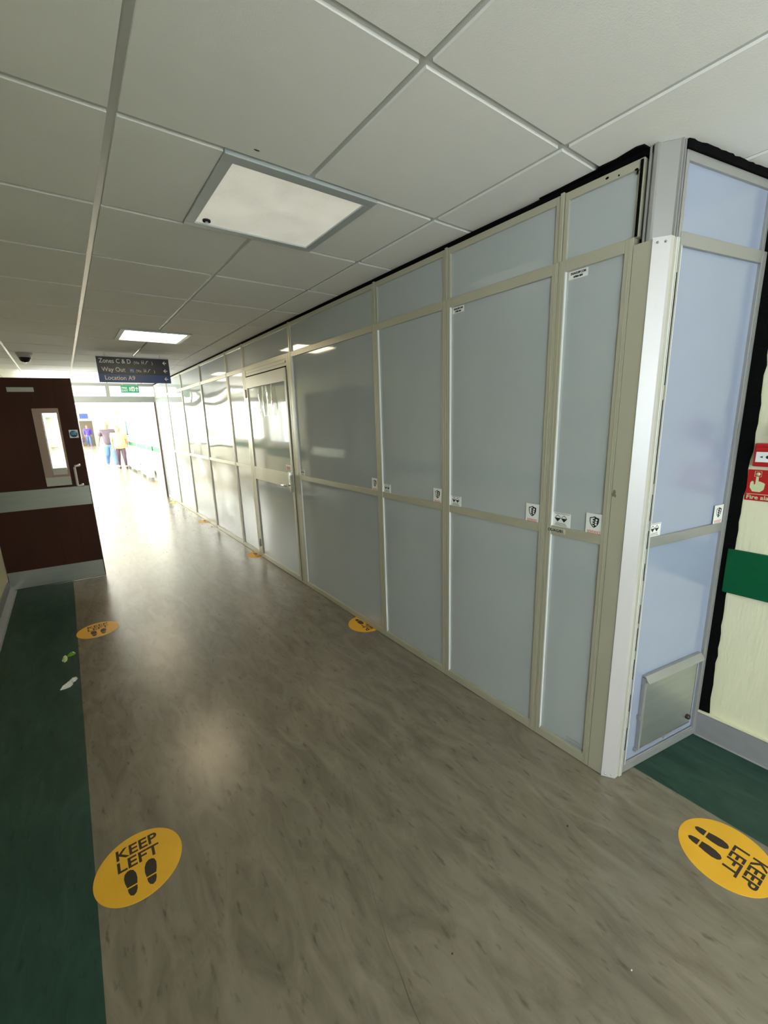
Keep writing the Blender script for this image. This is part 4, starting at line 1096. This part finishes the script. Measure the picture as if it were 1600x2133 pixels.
walk1 = {'armL': [(-0.30, 0.02, 1.16), (-0.345, -0.03, 0.93), (-0.365, -0.05, 0.85)], 'armR': [(0.34, -0.02, 1.25), (0.41, -0.10, 1.08), (0.43, -0.13, 1.00)],
         'legL': [(-0.10, 0.02, 0.50), (-0.11, 0.24, 0.15), (-0.115, 0.13, 0.055)], 'legR': [(0.10, -0.12, 0.50), (0.13, -0.20, 0.09), (0.135, -0.32, 0.045)], 'sleeve': 0.75, 'trw': 1.30}
person('man in dark t-shirt and blue jeans walking in the far corridor', (1.335, 19.3, 0), 0.05, 0.97,
       {'skin': SKIN, 'hair': mat('bald_head', (0.26, 0.17, 0.08), 0.6), 'top': mat('charcoal_shirt', (0.075, 0.055, 0.075), 0.8), 'trousers': mat('denim', (0.10, 0.19, 0.42), 0.8), 'shoe': WHITE}, walk1, 1.22)
walk2 = {'armL': [(-0.27, -0.02, 1.14), (-0.25, -0.06, 0.90), (-0.25, -0.08, 0.83)], 'armR': [(0.27, 0.0, 1.14), (0.26, -0.08, 0.92), (0.25, -0.10, 0.84)],
         'legL': [(-0.10, -0.02, 0.50), (-0.10, 0.14, 0.12), (-0.10, 0.04, 0.048)], 'legR': [(0.10, -0.10, 0.50), (0.11, -0.14, 0.09), (0.12, -0.26, 0.045)], 'sleeve': 0.8, 'trw': 1.02, 'cuff': 0.75}
person('woman in loose yellow top and dark leggings walking beside the man', (1.600, 18.45, 0), 0.0, 0.885,
       {'skin': SKIN2, 'hair': mat('blonde_hair', (0.25, 0.18, 0.08), 0.7), 'top': mat('yellow_top', (0.55, 0.40, 0.16), 0.8, var=0.12, vscale=14, stretch=(1, 1, 0.2)), 'trousers': mat('plum_leggings', (0.060, 0.035, 0.055), 0.8), 'shoe': mat('dark_shoe', (0.05, 0.03, 0.05), 0.6)}, walk2, 1.20, True, True)
walk3 = {'armL': [(-0.25, 0.02, 1.14), (-0.24, -0.04, 0.90), (-0.23, -0.06, 0.82)], 'armR': [(0.25, 0.02, 1.14), (0.24, -0.04, 0.92), (0.23, -0.06, 0.84)],
         'legL': [(-0.10, 0.0, 0.50), (-0.10, 0.16, 0.12), (-0.10, 0.06, 0.048)], 'legR': [(0.10, -0.08, 0.50), (0.12, -0.10, 0.09), (0.12, -0.22, 0.045)], 'sleeve': 1.0, 'long': True, 'trw': 1.15}
def bag(t):
    mb = MB(); mb.box(-0.46, -0.28, -0.10, 0.06, 0.34, 0.70); mb.tube([(-0.42, -0.02, 0.69), (-0.40, -0.02, 0.80), (-0.30, -0.02, 0.80), (-0.30, -0.02, 0.69)], 0.012, 8); o = build('bag', mb, mat('dark_bag', (0.05, 0.02, 0.06), 0.7), None, 0.02)
    o.location = (1.60, 42.3, 0); tag(o, 'dark bag carried by the distant person in blue', 'bag')
person('distant person in blue coat and pink scarf by the brown door edge', (1.60, 42.3, 0), 0.0, 0.96,
       {'skin': SKIN, 'hair': mat('auburn_hair', (0.35, 0.10, 0.07), 0.7), 'top': mat('violet_coat', (0.06, 0.035, 0.34), 0.8), 'trousers': mat('blue_trousers', (0.06, 0.10, 0.30), 0.8), 'shoe': mat('brown_shoe', (0.2, 0.1, 0.12), 0.6)}, walk3, 1.15, True, False, bag)
